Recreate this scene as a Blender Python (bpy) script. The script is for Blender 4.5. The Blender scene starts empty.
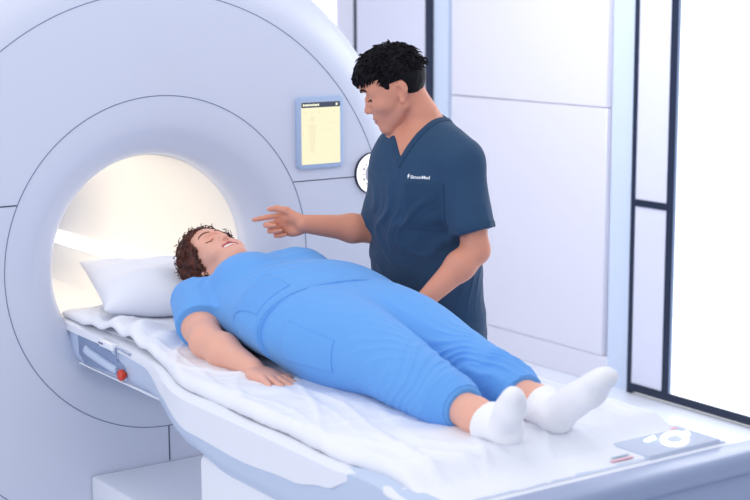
import bpy, bmesh, math, random
import numpy as np
from mathutils import Vector, Matrix, Quaternion

C = bpy.context.scene
COL = C.collection

# ------------------------------------------------------------------ camera
CAM = np.array([4.39267, -2.22723, 1.90710])
YAW, PITCH, ROLL, FPX = 2.535309, -0.165851, -0.0041428, 1550.02

def cam_axes():
    f = np.array([math.cos(PITCH) * math.cos(YAW), math.cos(PITCH) * math.sin(YAW), math.sin(PITCH)])
    r = np.cross(f, [0, 0, 1]); r /= np.linalg.norm(r)
    u = np.cross(r, f)
    c, s = math.cos(ROLL), math.sin(ROLL)
    return c * r + s * u, -s * r + c * u, f

CR, CU, CF = cam_axes()
cam_data = bpy.data.cameras.new('camera')
cam = bpy.data.objects.new('camera', cam_data)
COL.objects.link(cam)
cam.matrix_world = Matrix(((CR[0], CU[0], -CF[0], CAM[0]), (CR[1], CU[1], -CF[1], CAM[1]),
                           (CR[2], CU[2], -CF[2], CAM[2]), (0, 0, 0, 1)))
cam_data.sensor_width = 36.0
cam_data.lens = FPX / 750 * 36
cam_data.clip_end = 60
cam_data.dof.use_dof = True
cam_data.dof.focus_distance = 4.55
cam_data.dof.aperture_fstop = 3.8
C.camera = cam

# ------------------------------------------------------------------ light
C.view_settings.view_transform = 'Standard'
C.view_settings.look = 'None'
C.view_settings.exposure = 0.09
C.view_settings.gamma = 1.0
C.view_settings.use_curve_mapping = False

world = bpy.data.worlds.new('world'); C.world = world
world.use_nodes = True
wb = world.node_tree.nodes['Background']
wb.inputs[0].default_value = (0.87, 0.90, 0.985, 1)
wb.inputs[1].default_value = 0.74

def area(name, loc, target, size, size_y, power, color, spread=180):
    d = bpy.data.lights.new(name, 'AREA'); d.shape = 'RECTANGLE'
    d.size = size; d.size_y = size_y; d.energy = power; d.color = color; d.spread = math.radians(spread)
    o = bpy.data.objects.new(name, d); COL.objects.link(o)
    o.location = loc
    o.rotation_euler = (Vector(target) - Vector(loc)).to_track_quat('-Z', 'Y').to_euler()
    return o

area('ceiling_light_over_table', (1.2, 0.0, 3.0), (1.2, 0.0, 0), 3.2, 2.4, 15, (1.0, 0.98, 1.0))
area('ceiling_light_by_window', (1.6, 2.2, 2.9), (0.9, 0.9, 0.9), 2.8, 1.0, 9, (1.0, 0.98, 1.0))
area('wall_fill_light', (-0.3, 1.75, 2.85), (-0.8, 2.9, 1.2), 4.2, 0.5, 27, (1.0, 0.98, 0.98), 130)  # unseen fill, added to brighten the right wall
area('front_fill_light', (2.2, -3.8, 2.7), (1.2, -0.3, 0.7), 3.0, 1.6, 52, (1.0, 0.98, 1.0))  # added fill out of view, lifts the near side of the table

# ------------------------------------------------------------------ helpers
def lin(c):
    c = c / 255.0
    return c / 12.92 if c <= 0.04045 else ((c + 0.055) / 1.055) ** 2.4

def rgb(r, g, b):
    return (lin(r), lin(g), lin(b), 1.0)

def mat(name, col, rough=0.5, spec=0.5, metal=0.0, emit=None, estr=0.0, sss=0.0, sss_col=None,
        bump=None, vary=None, coat=0.0, sheen=0.0):
    m = bpy.data.materials.new(name); m.use_nodes = True
    nt = m.node_tree; b = nt.nodes['Principled BSDF']
    b.inputs['Base Color'].default_value = col
    b.inputs['Roughness'].default_value = rough
    b.inputs['Specular IOR Level'].default_value = spec
    b.inputs['Metallic'].default_value = metal
    b.inputs['Coat Weight'].default_value = coat
    b.inputs['Sheen Weight'].default_value = sheen
    if emit:
        b.inputs['Emission Color'].default_value = emit
        b.inputs['Emission Strength'].default_value = estr
    if sss:
        b.inputs['Subsurface Weight'].default_value = sss
        b.inputs['Subsurface Radius'].default_value = (0.012, 0.005, 0.003)
        b.inputs['Subsurface Scale'].default_value = 1.0
    tc = None
    if bump or vary:
        tc = nt.nodes.new('ShaderNodeTexCoord')
    if bump:
        scale, strength, dist = bump
        n = nt.nodes.new('ShaderNodeTexNoise'); n.inputs['Scale'].default_value = scale
        n.inputs['Detail'].default_value = 3
        nt.links.new(tc.outputs['Object'], n.inputs['Vector'])
        bp = nt.nodes.new('ShaderNodeBump'); bp.inputs['Strength'].default_value = strength
        bp.inputs['Distance'].default_value = dist
        nt.links.new(n.outputs['Fac'], bp.inputs['Height'])
        nt.links.new(bp.outputs['Normal'], b.inputs['Normal'])
    if vary:
        scale, col2 = vary
        n = nt.nodes.new('ShaderNodeTexNoise'); n.inputs['Scale'].default_value = scale
        n.inputs['Detail'].default_value = 4
        nt.links.new(tc.outputs['Object'], n.inputs['Vector'])
        mx = nt.nodes.new('ShaderNodeMix'); mx.data_type = 'RGBA'
        mx.inputs['A'].default_value = col; mx.inputs['B'].default_value = col2
        rmp = nt.nodes.new('ShaderNodeMapRange')
        rmp.inputs['From Min'].default_value = 0.35; rmp.inputs['From Max'].default_value = 0.65
        nt.links.new(n.outputs['Fac'], rmp.inputs['Value'])
        nt.links.new(rmp.outputs['Result'], mx.inputs['Factor'])
        nt.links.new(mx.outputs['Result'], b.inputs['Base Color'])
    return m

def link(name, me, m=None, parent=None, smooth=True):
    o = bpy.data.objects.new(name, me); COL.objects.link(o)
    if m is not None:
        for mm in (m if isinstance(m, (list, tuple)) else [m]):
            me.materials.append(mm)
    if parent is not None:
        o.parent = parent
        o.matrix_parent_inverse = parent.matrix_world.inverted()
    if smooth:
        me.polygons.foreach_set('use_smooth', [True] * len(me.polygons))
    return o

def tag(o, label=None, cat=None, group=None, kind=None):
    if label: o['label'] = label
    if cat: o['category'] = cat
    if group: o['group'] = group
    if kind: o['kind'] = kind
    return o

def empty(name, loc, label=None, cat=None, group=None, kind=None):
    o = bpy.data.objects.new(name, None); COL.objects.link(o)
    o.empty_display_size = 0.1
    o.location = loc
    o.matrix_world = Matrix.Translation(loc)
    return tag(o, label, cat, group, kind)

def bm_link(name, bm, m, parent=None, smooth=False, bevel=0.0, seg=2, angle=35):
    bmesh.ops.recalc_face_normals(bm, faces=bm.faces)
    if bevel > 0:
        es = [e for e in bm.edges if len(e.link_faces) == 2 and e.calc_face_angle() > math.radians(angle)]
        bmesh.ops.bevel(bm, geom=es, offset=bevel, segments=seg, profile=0.5, affect='EDGES', clamp_overlap=True)
    me = bpy.data.meshes.new(name); bm.to_mesh(me); bm.free()
    o = link(name, me, m, parent, smooth or bevel > 0)
    if bevel > 0 or smooth:
        try: me.set_sharp_from_angle(angle=math.radians(40))
        except Exception: pass
    return o

def add_box(bm, x0, x1, y0, y1, z0, z1):
    vs = [bm.verts.new(p) for p in ((x0, y0, z0), (x1, y0, z0), (x1, y1, z0), (x0, y1, z0),
                                    (x0, y0, z1), (x1, y0, z1), (x1, y1, z1), (x0, y1, z1))]
    for f in ((0, 3, 2, 1), (4, 5, 6, 7), (0, 1, 5, 4), (1, 2, 6, 5), (2, 3, 7, 6), (3, 0, 4, 7)):
        bm.faces.new([vs[i] for i in f])

def box(name, x0, x1, y0, y1, z0, z1, m, parent=None, bevel=0.0, seg=2):
    bm = bmesh.new(); add_box(bm, x0, x1, y0, y1, z0, z1)
    return bm_link(name, bm, m, parent, bevel=bevel, seg=seg)

def add_tube(bm, pts, rad, n=10, closed=False, caps=True):
    pts = [Vector(p) for p in pts]; N = len(pts)
    rads = rad if isinstance(rad, (list, tuple)) else [rad] * N
    rings = []; prev = None
    for i, p in enumerate(pts):
        if closed: t = (pts[(i + 1) % N] - pts[i - 1]).normalized()
        else: t = (pts[min(i + 1, N - 1)] - pts[max(i - 1, 0)]).normalized()
        if prev is None:
            a = Vector((0, 0, 1)) if abs(t.z) < 0.9 else Vector((1, 0, 0))
            u = t.cross(a).normalized()
        else:
            u = (prev - t * prev.dot(t)).normalized()
        prev = u; v = t.cross(u)
        rings.append([bm.verts.new(p + (u * math.cos(2 * math.pi * k / n) + v * math.sin(2 * math.pi * k / n)) * rads[i]) for k in range(n)])
    for i in range(N if closed else N - 1):
        a, b = rings[i], rings[(i + 1) % N]
        for k in range(n):
            bm.faces.new((a[k], a[(k + 1) % n], b[(k + 1) % n], b[k]))
    if not closed and caps:
        bm.faces.new(rings[0][::-1]); bm.faces.new(rings[-1])

def prism(bm, poly, axis, lo, hi):
    """poly: 2-D points in the two axes other than `axis`, extruded along it"""
    def P(a, b, t):
        return {0: (t, a, b), 1: (a, t, b), 2: (a, b, t)}[axis]
    A = [bm.verts.new(P(a, b, lo)) for a, b in poly]
    B = [bm.verts.new(P(a, b, hi)) for a, b in poly]
    n = len(poly)
    bm.faces.new(A); bm.faces.new(B[::-1])
    for i in range(n):
        bm.faces.new((A[i], B[i], B[(i + 1) % n], A[(i + 1) % n]))

def arc(cx, cy, r, a0, a1, n):
    return [(cx + r * math.cos(math.radians(a0 + (a1 - a0) * i / n)), cy + r * math.sin(math.radians(a0 + (a1 - a0) * i / n))) for i in range(n + 1)]

def rrect(a0, a1, b0, b1, r, n=5):
    return (arc(a1 - r, b1 - r, r, 0, 90, n) + arc(a0 + r, b1 - r, r, 90, 180, n) +
            arc(a0 + r, b0 + r, r, 180, 270, n) + arc(a1 - r, b0 + r, r, 270, 360, n))

def np_mesh(name, V, F):
    me = bpy.data.meshes.new(name)
    V = np.asarray(V, np.float32); F = np.asarray(F, np.int32)
    k = F.shape[1]
    me.vertices.add(len(V)); me.vertices.foreach_set('co', V.ravel())
    me.loops.add(F.size); me.loops.foreach_set('vertex_index', F.ravel())
    me.polygons.add(len(F))
    me.polygons.foreach_set('loop_start', np.arange(0, F.size, k, dtype=np.int32))
    try: me.polygons.foreach_set('loop_total', np.full(len(F), k, dtype=np.int32))
    except Exception: pass
    me.update(calc_edges=True); me.validate()
    return me

# ---- value noise on arrays of points
_rs = np.random.RandomState(7)
_PERM = _rs.rand(64, 64, 64).astype(np.float32)
def vnoise(P):
    P = np.asarray(P, np.float64)
    i = np.floor(P).astype(int); f = P - i; f = f * f * (3 - 2 * f)
    r = 0
    for dx in (0, 1):
        wx = f[:, 0] if dx else 1 - f[:, 0]
        for dy in (0, 1):
            wy = f[:, 1] if dy else 1 - f[:, 1]
            for dz in (0, 1):
                wz = f[:, 2] if dz else 1 - f[:, 2]
                r = r + wx * wy * wz * _PERM[(i[:, 0] + dx) % 64, (i[:, 1] + dy) % 64, (i[:, 2] + dz) % 64]
    return r - 0.5

# ------------------------------------------------------------------ signed distance field modelling
def nrm(v):
    v = np.asarray(v, float); return v / np.linalg.norm(v)

def smooth_path(pts, n):
    """Catmull-Rom through rows of pts"""
    P = np.asarray(pts, float)
    Q = np.vstack([2 * P[0] - P[1], P, 2 * P[-1] - P[-2]])
    out = []
    for i in range(len(P) - 1):
        p0, p1, p2, p3 = Q[i:i + 4]
        for t in np.linspace(0, 1, n, endpoint=False):
            out.append(0.5 * ((2 * p1) + (-p0 + p2) * t + (2 * p0 - 5 * p1 + 4 * p2 - p3) * t * t + (-p0 + 3 * p1 - 3 * p2 + p3) * t ** 3))
    out.append(P[-1])
    return np.array(out)

class Field:
    def __init__(s, lo, hi, h):
        s.lo = np.array(lo, float); s.h = h
        s.n = np.ceil((np.array(hi) - s.lo) / h).astype(int) + 1
        s.d = np.full(s.n, 0.5, np.float32)
        s.ax = [(s.lo[i] + h * np.arange(s.n[i])).astype(np.float32) for i in range(3)]

    def block(s, lo, hi):
        a = np.clip(np.floor((np.array(lo) - s.lo) / s.h).astype(int), 0, s.n)
        b = np.clip(np.ceil((np.array(hi) - s.lo) / s.h).astype(int) + 1, 0, s.n)
        if (b <= a).any(): return None
        sl = tuple(slice(int(i), int(j)) for i, j in zip(a, b))
        return sl, (s.ax[0][sl[0]][:, None, None], s.ax[1][sl[1]][None, :, None], s.ax[2][sl[2]][None, None, :])

    def put(s, fn, lo, hi, k, op='add'):
        m = k + 3 * s.h
        r = s.block(np.array(lo) - m, np.array(hi) + m)
        if r is None: return
        sl, (x, y, z) = r
        b = fn(x, y, z); a = s.d[sl]
        if op == 'sub': b = -b; a2 = -a; b2 = -b
        else: a2, b2 = a, b
        if k > 0:
            hh = np.maximum(k - np.abs(a2 - b2), 0) / k
            v = np.minimum(a2, b2) - hh * hh * k * 0.25
        else:
            v = np.minimum(a2, b2)
        s.d[sl] = -v if op == 'sub' else v

    def cone(s, a, b, ra, rb, k=0.01, op='add'):
        a = np.asarray(a, float); b = np.asarray(b, float); ba = b - a; L2 = max(float(ba @ ba), 1e-12)
        def fn(x, y, z):
            px, py, pz = x - a[0], y - a[1], z - a[2]
            t = np.clip((px * ba[0] + py * ba[1] + pz * ba[2]) / L2, 0, 1)
            return np.sqrt((px - t * ba[0]) ** 2 + (py - t * ba[1]) ** 2 + (pz - t * ba[2]) ** 2) - (ra + (rb - ra) * t)
        R = max(ra, rb)
        s.put(fn, np.minimum(a, b) - R, np.maximum(a, b) + R, k, op)

    def chain(s, pts, rads, k=0.01, op='add'):
        for i in range(len(pts) - 1):
            s.cone(pts[i], pts[i + 1], rads[i], rads[i + 1], k, op)

    def ell(s, c, r, M=None, k=0.01, op='add', cut=None):
        """ellipsoid; M columns = its axes; cut=(normal, offset): keep only where normal.(p-c) < offset"""
        c = np.asarray(c, float); r = np.asarray(r, float)
        M = np.eye(3) if M is None else np.asarray(M, float)
        def fn(x, y, z):
            px, py, pz = x - c[0], y - c[1], z - c[2]
            q = [px * M[0, i] + py * M[1, i] + pz * M[2, i] for i in range(3)]
            k0 = np.sqrt((q[0] / r[0]) ** 2 + (q[1] / r[1]) ** 2 + (q[2] / r[2]) ** 2)
            k1 = np.sqrt((q[0] / r[0] ** 2) ** 2 + (q[1] / r[1] ** 2) ** 2 + (q[2] / r[2] ** 2) ** 2)
            d = k0 * (k0 - 1) / np.maximum(k1, 1e-6)
            if cut is not None:
                d = np.maximum(d, px * cut[0][0] + py * cut[0][1] + pz * cut[0][2] - cut[1])
            return d
        e = np.sqrt(((M * r) ** 2).sum(1))
        s.put(fn, c - e, c + e, k, op)

    def tube(s, pts, ab, side, k=0.01, grow=0.0, sub=5, op='add', flat=False):
        """elliptic tube along pts; ab = (radius along side, radius across); side = direction or list of directions"""
        side = np.asarray(side, float)
        if side.ndim == 1: side = np.tile(side, (len(pts), 1))
        D = smooth_path(np.hstack([np.asarray(pts, float), np.asarray(ab, float), side]), sub)
        P = D[:, :3]; A = D[:, 3:5] + grow; S = D[:, 5:8]
        lo = (P - A.max(1)[:, None]).min(0); hi = (P + A.max(1)[:, None]).max(0)
        segs = []
        for i in range(len(P) - 1):
            ba = P[i + 1] - P[i]; L = np.linalg.norm(ba); t = ba / L
            u = S[i] + S[i + 1]; u = u - t * (u @ t); u /= np.linalg.norm(u); v = np.cross(t, u)
            segs.append((P[i], t, L, u, v, A[i], A[i + 1], i == 0, i == len(P) - 2))
        for (p0, t, L, u, v, a0, a1, first, last) in segs:
            def fn(x, y, z):
                px, py, pz = x - p0[0], y - p0[1], z - p0[2]
                w = px * t[0] + py * t[1] + pz * t[2]
                q = np.clip(w / L, 0, 1)
                a = a0[0] + (a1[0] - a0[0]) * q; b = a0[1] + (a1[1] - a0[1]) * q
                uu = px * u[0] + py * u[1] + pz * u[2]; vv = px * v[0] + py * v[1] + pz * v[2]
                e = np.maximum(np.abs(w - L * 0.5) - L * 0.5, 0)
                c = np.minimum(a, b)
                k0 = np.sqrt((uu / a) ** 2 + (vv / b) ** 2 + (e / c) ** 2)
                k1 = np.sqrt((uu / a ** 2) ** 2 + (vv / b ** 2) ** 2 + (e / c ** 2) ** 2)
                d = k0 * (k0 - 1) / np.maximum(k1, 1e-6)
                if flat:
                    if first: d = np.maximum(d, -w)
                    if last: d = np.maximum(d, w - L)
                return d
            R = max(a0.max(), a1.max())
            p1 = p0 + t * L
            s.put(fn, np.minimum(p0, p1) - R, np.maximum(p0, p1) + R, k, op)

    def keep(s, fn):
        """intersect the whole field with fn(x,y,z) < 0"""
        x, y, z = s.ax[0][:, None, None], s.ax[1][None, :, None], s.ax[2][None, None, :]
        s.d = np.maximum(s.d, fn(x, y, z).astype(np.float32))

    def mesh(s, smooth=1):
        d = s.d; g = d < 0
        n = np.zeros(np.array(d.shape) - 1, np.int8)
        for i in (0, 1):
            for j in (0, 1):
                for k in (0, 1):
                    n += g[i:i + n.shape[0], j:j + n.shape[1], k:k + n.shape[2]]
        act = (n > 0) & (n < 8)
        idx = np.argwhere(act); N = len(idx)
        vm = np.full(act.shape, -1, np.int32); vm[act] = np.arange(N)
        c = {}
        for i in (0, 1):
            for j in (0, 1):
                for k in (0, 1):
                    c[(i, j, k)] = d[idx[:, 0] + i, idx[:, 1] + j, idx[:, 2] + k]
        acc = np.zeros((N, 3)); cnt = np.zeros(N)
        for ax in range(3):
            for o1 in (0, 1):
                for o2 in (0, 1):
                    a = [0, 0, 0]; a[(ax + 1) % 3] = o1; a[(ax + 2) % 3] = o2
                    b = list(a); b[ax] = 1
                    da, db = c[tuple(a)], c[tuple(b)]
                    m = (da < 0) != (db < 0)
                    t = np.where(m, da / np.where(m, da - db, 1), 0)
                    p = np.tile(np.array(a, float), (N, 1)); p[:, ax] = t
                    acc += p * m[:, None]; cnt += m
        V = s.lo + (idx + acc / cnt[:, None]) * s.h
        F = []
        for ax in range(3):
            sl0 = [slice(None)] * 3; sl1 = [slice(None)] * 3
            sl0[ax] = slice(0, -1); sl1[ax] = slice(1, None)
            ch = g[tuple(sl0)] != g[tuple(sl1)]
            e = np.argwhere(ch)
            u, v = (ax + 1) % 3, (ax + 2) % 3
            ok = (e[:, u] > 0) & (e[:, v] > 0) & (e[:, u] < d.shape[u] - 1) & (e[:, v] < d.shape[v] - 1)
            e = e[ok]
            ins = g[e[:, 0], e[:, 1], e[:, 2]]
            q = []
            for du, dv in ((-1, -1), (0, -1), (0, 0), (-1, 0)):
                w = e.copy(); w[:, u] += du; w[:, v] += dv
                q.append(vm[w[:, 0], w[:, 1], w[:, 2]])
            q = np.stack(q, 1)
            q[~ins] = q[~ins][:, ::-1]
            F.append(q)
        F = np.vstack(F)
        for _ in range(smooth):
            V = 0.4 * V + 0.6 * nb_avg(V, F)
        return V, F

def nb_avg(V, F):
    acc = np.zeros_like(V); cnt = np.zeros(len(V))
    for a, b in ((0, 1), (1, 2), (2, 3), (3, 0)):
        for i in range(3):
            acc[:, i] += np.bincount(F[:, a], V[F[:, b], i], len(V)) + np.bincount(F[:, b], V[F[:, a], i], len(V))
        cnt += np.bincount(F[:, a], minlength=len(V)) + np.bincount(F[:, b], minlength=len(V))
    return acc / np.maximum(cnt, 1)[:, None]

def normals(V, F):
    n = np.cross(V[F[:, 2]] - V[F[:, 0]], V[F[:, 3]] - V[F[:, 1]])
    out = np.zeros_like(V)
    for a in range(4):
        for i in range(3):
            out[:, i] += np.bincount(F[:, a], n[:, i], len(V))
    return out / np.maximum(np.linalg.norm(out, axis=1), 1e-12)[:, None]

def subset(V, F, mask):
    """faces whose verts all satisfy mask, as an own V, F"""
    f = F[mask[F].all(1)]
    u, inv = np.unique(f, return_inverse=True)
    return V[u], inv.reshape(f.shape)

def patch(V, F, Nn, mask, off, thick=0.0):
    """a thin raised copy of part of a surface (a pocket, a cuff, a trim): closed rim"""
    f = F[mask[F].all(1)]
    u, inv = np.unique(f, return_inverse=True); f2 = inv.reshape(f.shape)
    top = V[u] + Nn[u] * off; bot = V[u] - Nn[u] * 0.002
    n = len(u)
    e = np.concatenate([f2[:, [0, 1]], f2[:, [1, 2]], f2[:, [2, 3]], f2[:, [3, 0]]])
    key = np.sort(e, 1); _, ix, ct = np.unique(key, axis=0, return_index=True, return_counts=True)
    be = e[ix[ct == 1]]
    side = np.stack([be[:, 1], be[:, 0], be[:, 0] + n, be[:, 1] + n], 1)
    return np.vstack([top, bot]), np.vstack([f2, side])

Q = 1.0   # voxel scale
# ------------------------------------------------------------------ materials of the room and the machine
M_wall = mat('wall_paint', rgb(226, 229, 244), 0.5, 0.3)
M_panel = mat('wall_panel', rgb(232, 231, 241), 0.3, 0.4)
M_pilaster = mat('pale_blue_trim', rgb(212, 225, 244), 0.35, 0.4)
M_frame = mat('navy_black_metal', rgb(26, 38, 62), 0.4, 0.4)
M_alu = mat('aluminium', rgb(150, 165, 190), 0.35, 0.5, 0.6)
M_floor = mat('floor_vinyl', rgb(222, 228, 240), 0.18, 0.5)
M_lit = mat('lit_frosted_glass', rgb(240, 244, 250), 0.2, 0.5, emit=(0.96, 0.98, 1.0, 1), estr=1.25)
M_milk = mat('milk_glass', rgb(226, 228, 243), 0.25, 0.4)
M_white = mat('white_shell', rgb(207, 213, 230), 0.32, 0.5, coat=0.15)
M_white2 = mat('white_plastic', rgb(232, 236, 246), 0.35, 0.5)
M_bore = mat('bore_liner', rgb(236, 234, 232), 0.4, 0.4)
M_seam = mat('seam_shadow_gap', rgb(112, 124, 156), 0.6, 0.2)
M_seam2 = mat('seam_dark_gap', rgb(70, 78, 100), 0.6, 0.2)
M_warm = mat('bore_lamp', rgb(255, 246, 230), 0.5, 0.2, emit=(1.0, 0.91, 0.79, 1), estr=4.8)
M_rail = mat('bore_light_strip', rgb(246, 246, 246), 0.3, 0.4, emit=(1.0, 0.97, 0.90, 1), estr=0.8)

# ------------------------------------------------------------------ room shell
WY = 2.9
tag(box('floor', -4.2, 6.5, -4.6, WY, -0.08, 0.0, M_floor), kind='structure')
tag(box('wall_right', -4.2, 6.5, WY + 0.03, WY + 0.15, 0, 2.9, M_wall), kind='structure')
tag(box('wall_back', -4.3, -4.2, -4.6, WY + 0.15, 0, 2.9, M_wall), kind='structure')
# wall panel behind the man: two boards with a hairline joint
bm = bmesh.new()
add_box(bm, -2.266, -1.052, WY - 0.005, WY + 0.03, 0.14, 1.348)
add_box(bm, -2.266, -1.052, WY - 0.005, WY + 0.03, 1.352, 2.7)
tag(bm_link('trim_1', bm, M_panel, bevel=0.003, seg=1), kind='structure')
bm = bmesh.new(); add_box(bm, -2.431, -2.30, WY, WY + 0.03, 0, 2.9); tag(bm_link('trim_2', bm, M_pilaster), kind='structure')
bm = bmesh.new(); add_box(bm, -1.018, -0.866, WY, WY + 0.03, 0, 2.9); tag(bm_link('trim_3', bm, M_pilaster), kind='structure')
tag(box('baseboard_right', -2.30, -1.018, WY - 0.004, WY + 0.03, 0, 0.137, M_panel, bevel=0.003, seg=1), kind='structure')

def frame_bars(name, parent, bars, d0=0.016, d1=0.03):
    bm = bmesh.new()
    for x0, x1, z0, z1 in bars: add_box(bm, x0, x1, WY - d0, WY + d1, z0, z1)
    return bm_link(name, bm, M_frame, parent)

w1 = empty('window_1', (0.2, WY, 0), 'tall glazed screen in a navy black frame behind the table foot', 'window', kind='structure')
frame_bars('window_frame', w1, [(-0.864, -0.837, 0.0, 2.9), (-0.633, -0.588, 0.012, 2.9), (1.35, 1.40, 0.012, 2.9),
                                (-0.837, -0.633, 0.905, 0.938), (-0.837, -0.633, 0.012, 0.052), (-0.588, 1.35, 0.012, 0.052)])
box('milky_side_pane', -0.837, -0.633, WY - 0.012, WY + 0.02, 0.052, 2.9, M_milk, w1)
box('lit_pane', -0.575, 1.35, WY - 0.012, WY + 0.02, 0.052, 2.9, M_lit, w1)
box('pane_edge_strip', -0.588, -0.575, WY - 0.016, WY + 0.02, 0.052, 2.9, M_alu, w1)
w2 = empty('window_2', (-2.8, WY, 0), 'tall pale panel between navy black bars behind the man', 'window', kind='structure')
frame_bars('window_frame', w2, [(-2.488, -2.431, 0, 2.9), (-3.189, -3.163, 0, 2.9)])
box('milky_side_pane', -3.163, -2.488, WY - 0.012, WY + 0.02, 0.0, 2.9, M_milk, w2)
w3 = empty('window_3', (-3.8, WY, 0), 'bright lit pane above the scanner edge', 'window', kind='structure')
box('lit_pane', -4.2, -3.393, WY - 0.012, WY + 0.02, 1.2, 2.9, M_lit, w3)
tag(box('trim_4', -3.393, -3.189, WY - 0.004, WY + 0.03, 0, 2.9, M_panel), kind='structure')

# ------------------------------------------------------------------ scanner
scan = empty('mri_scanner', (-0.8, 0, 0), 'huge white ring-shaped scanner with a warmly lit bore, at the left', 'medical scanner')
ZC = 1.045

def revolve(name, prof, m, parent, n=160, zc=ZC, closed=False, zmin=0.012):
    """prof: (x, r) pairs turned about the bore axis"""
    V = []; F = []
    K = len(prof)
    for x, r in prof:
        for k in range(n):
            a = 2 * math.pi * k / n
            V.append((x, r * math.cos(a), max(zc + r * math.sin(a), zmin)))
    for i in range(K if closed else K - 1):
        j = (i + 1) % K
        for k in range(n):
            F.append((i * n + k, i * n + (k + 1) % n, j * n + (k + 1) % n, j * n + k))
    me = np_mesh(name, V, F)
    bm = bmesh.new(); bm.from_mesh(me); bmesh.ops.recalc_face_normals(bm, faces=bm.faces); bm.to_mesh(me); bm.free()
    o = link(name, me, m, parent)
    return o

RF = 0.2
prof = [(-1.62, 0.36), (-1.65, 0.42), (-1.65, 0.9)] + [(-1.45 - RF * math.sin(math.radians(a)), 0.868 + RF * math.cos(math.radians(a))) for a in range(90, -1, -15)]
prof += [(-RF + RF * math.sin(math.radians(a)), 0.868 + RF * math.cos(math.radians(a))) for a in range(0, 91, 6)]
prof += [(0.0, 0.8), (0.0, 0.7), (0.0, 0.60), (0.0, 0.536), (-0.001, 0.50), (-0.003, 0.47), (-0.006, 0.445), (-0.011, 0.43), (-0.022, 0.412), (-0.034, 0.395),
         (-0.048, 0.376), (-0.062, 0.362), (-0.078, 0.352), (-0.10, 0.3455), (-0.13, 0.343)]
shell = revolve('housing', prof, M_white, scan, 200)
revolve('bore_liner', [(-0.125, 0.3425), (-0.5, 0.342), (-1.0, 0.342), (-1.62, 0.345), (-1.63, 0.36)], M_bore, scan, 96)

def ring_seam(name, r, zc, rad, a0=0, a1=360, x=0.0, m=M_seam):
    bm = bmesh.new(); n = 180; pts = []
    full = (a1 - a0) >= 360
    for i in range(n + (0 if full else 1)):
        a = math.radians(a0 + (a1 - a0) * i / n)
        pts.append((x, r * math.cos(a), zc + r * math.sin(a)))
    add_tube(bm, pts, rad, 6, closed=full)
    return bm_link(name, bm, m, scan, smooth=True)

ring_seam('panel_seam', 0.5345, 1.05, 0.0015)
ring_seam('panel_seam', 0.868, 1.0375, 0.0014)
def bar_seam(p, q, rad, m=M_seam2):
    bm = bmesh.new(); add_tube(bm, [p, q], rad, 6); return bm_link('panel_seam', bm, m, scan, smooth=True)
bar_seam((0, -0.487, 1.276), (0, -0.834, 1.276), 0.0022)
bar_seam((0, 0.487, 1.276), (0, 0.735, 1.276), 0.0018)
bar_seam((0, 0.0, 0.398), (0, 0.0, 0.515), 0.0022)

# lamps of the bore: two long strips near the top of the tunnel
for a in (112, 128):
    bm = bmesh.new(); a = math.radians(a)
    c = Vector((0, 0.331 * math.cos(a), ZC + 0.331 * math.sin(a)))
    t = Vector((0, -math.sin(a), math.cos(a))) * 0.035; nn = Vector((0, math.cos(a), math.sin(a))) * 0.006
    vs = []
    for x in (-1.55, -0.30):
        for s, q in ((-1, -1), (1, -1), (1, 1), (-1, 1)):
            vs.append(bm.verts.new(Vector((x, 0, 0)) + c + t * s + nn * q))
    for f in ((0, 1, 2, 3), (7, 6, 5, 4), (0, 4, 5, 1), (1, 5, 6, 2), (2, 6, 7, 3), (3, 7, 4, 0)):
        bm.faces.new([vs[i] for i in f])
    bm_link('bore_lamp', bm, M_warm, scan)
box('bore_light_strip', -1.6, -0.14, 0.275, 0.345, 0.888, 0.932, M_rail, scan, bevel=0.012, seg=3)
box('bore_bridge', -1.6, -0.10, -0.20, 0.20, 0.735, 0.775, M_bore, scan, bevel=0.006)
# base cover in front of the scanner under the table
bm = bmesh.new(); prism(bm, rrect(-0.28, 0.28, 0.0, 0.397, 0.012, 3), 0, 0.004, 1.05)
bm_link('base_cover', bm, M_white2, scan, bevel=0.008)

# touch screen on the front
M_bezel = mat('screen_bezel', rgb(170, 190, 222), 0.3, 0.5)
M_scr = mat('screen_cream', rgb(60, 58, 50), 0.3, 0.3, emit=rgb(255, 246, 208), estr=0.92)
M_scrbar = mat('screen_header', rgb(60, 66, 80), 0.3, 0.3, emit=rgb(66, 72, 86), estr=0.5)
M_scrtxt = mat('screen_text', rgb(226, 222, 190), 0.3, 0.3, emit=rgb(240, 236, 200), estr=0.6)
M_scrink = mat('screen_faint_ink', rgb(60, 58, 50), 0.3, 0.3, emit=rgb(248, 239, 203), estr=0.90)
def yz_plate(name, poly, x0, x1, m, parent, bevel=0.0):
    bm = bmesh.new(); prism(bm, poly, 0, x0, x1); return bm_link(name, bm, m, parent, bevel=bevel)
scr = yz_plate('touchscreen', rrect(0.498, 0.684, 1.3165, 1.5595, 0.018, 6), -0.004, 0.012, M_bezel, scan, 0.004)
yz_plate('display', rrect(0.514, 0.668, 1.332, 1.540, 0.002, 1), 0.009, 0.0130, M_scr, scr)
yz_plate('header_bar', rrect(0.514, 0.668, 1.522, 1.540, 0.002, 1), 0.0130, 0.0136, M_scrbar, scr)
bm = bmesh.new()
y = 0.520
for i, w in enumerate((0.005, 0.004, 0.006, 0.004, 0.005, 0.005, 0.003, 0.005, 0.006, 0.004)):
    prism(bm, [(y, 1.5275), (y + w, 1.5275), (y + w, 1.5335 + 0.0015 * (i % 3 == 0)), (y, 1.5335 + 0.0015 * (i % 3 == 0))], 0, 0.0136, 0.0140); y += w + 0.0018
bm_link('header_text', bm, M_scrtxt, scr)
yz_plate('header_icon', arc(0.654, 1.531, 0.0042, 0, 330, 8), 0.0136, 0.0140, M_scrtxt, scr)
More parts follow.
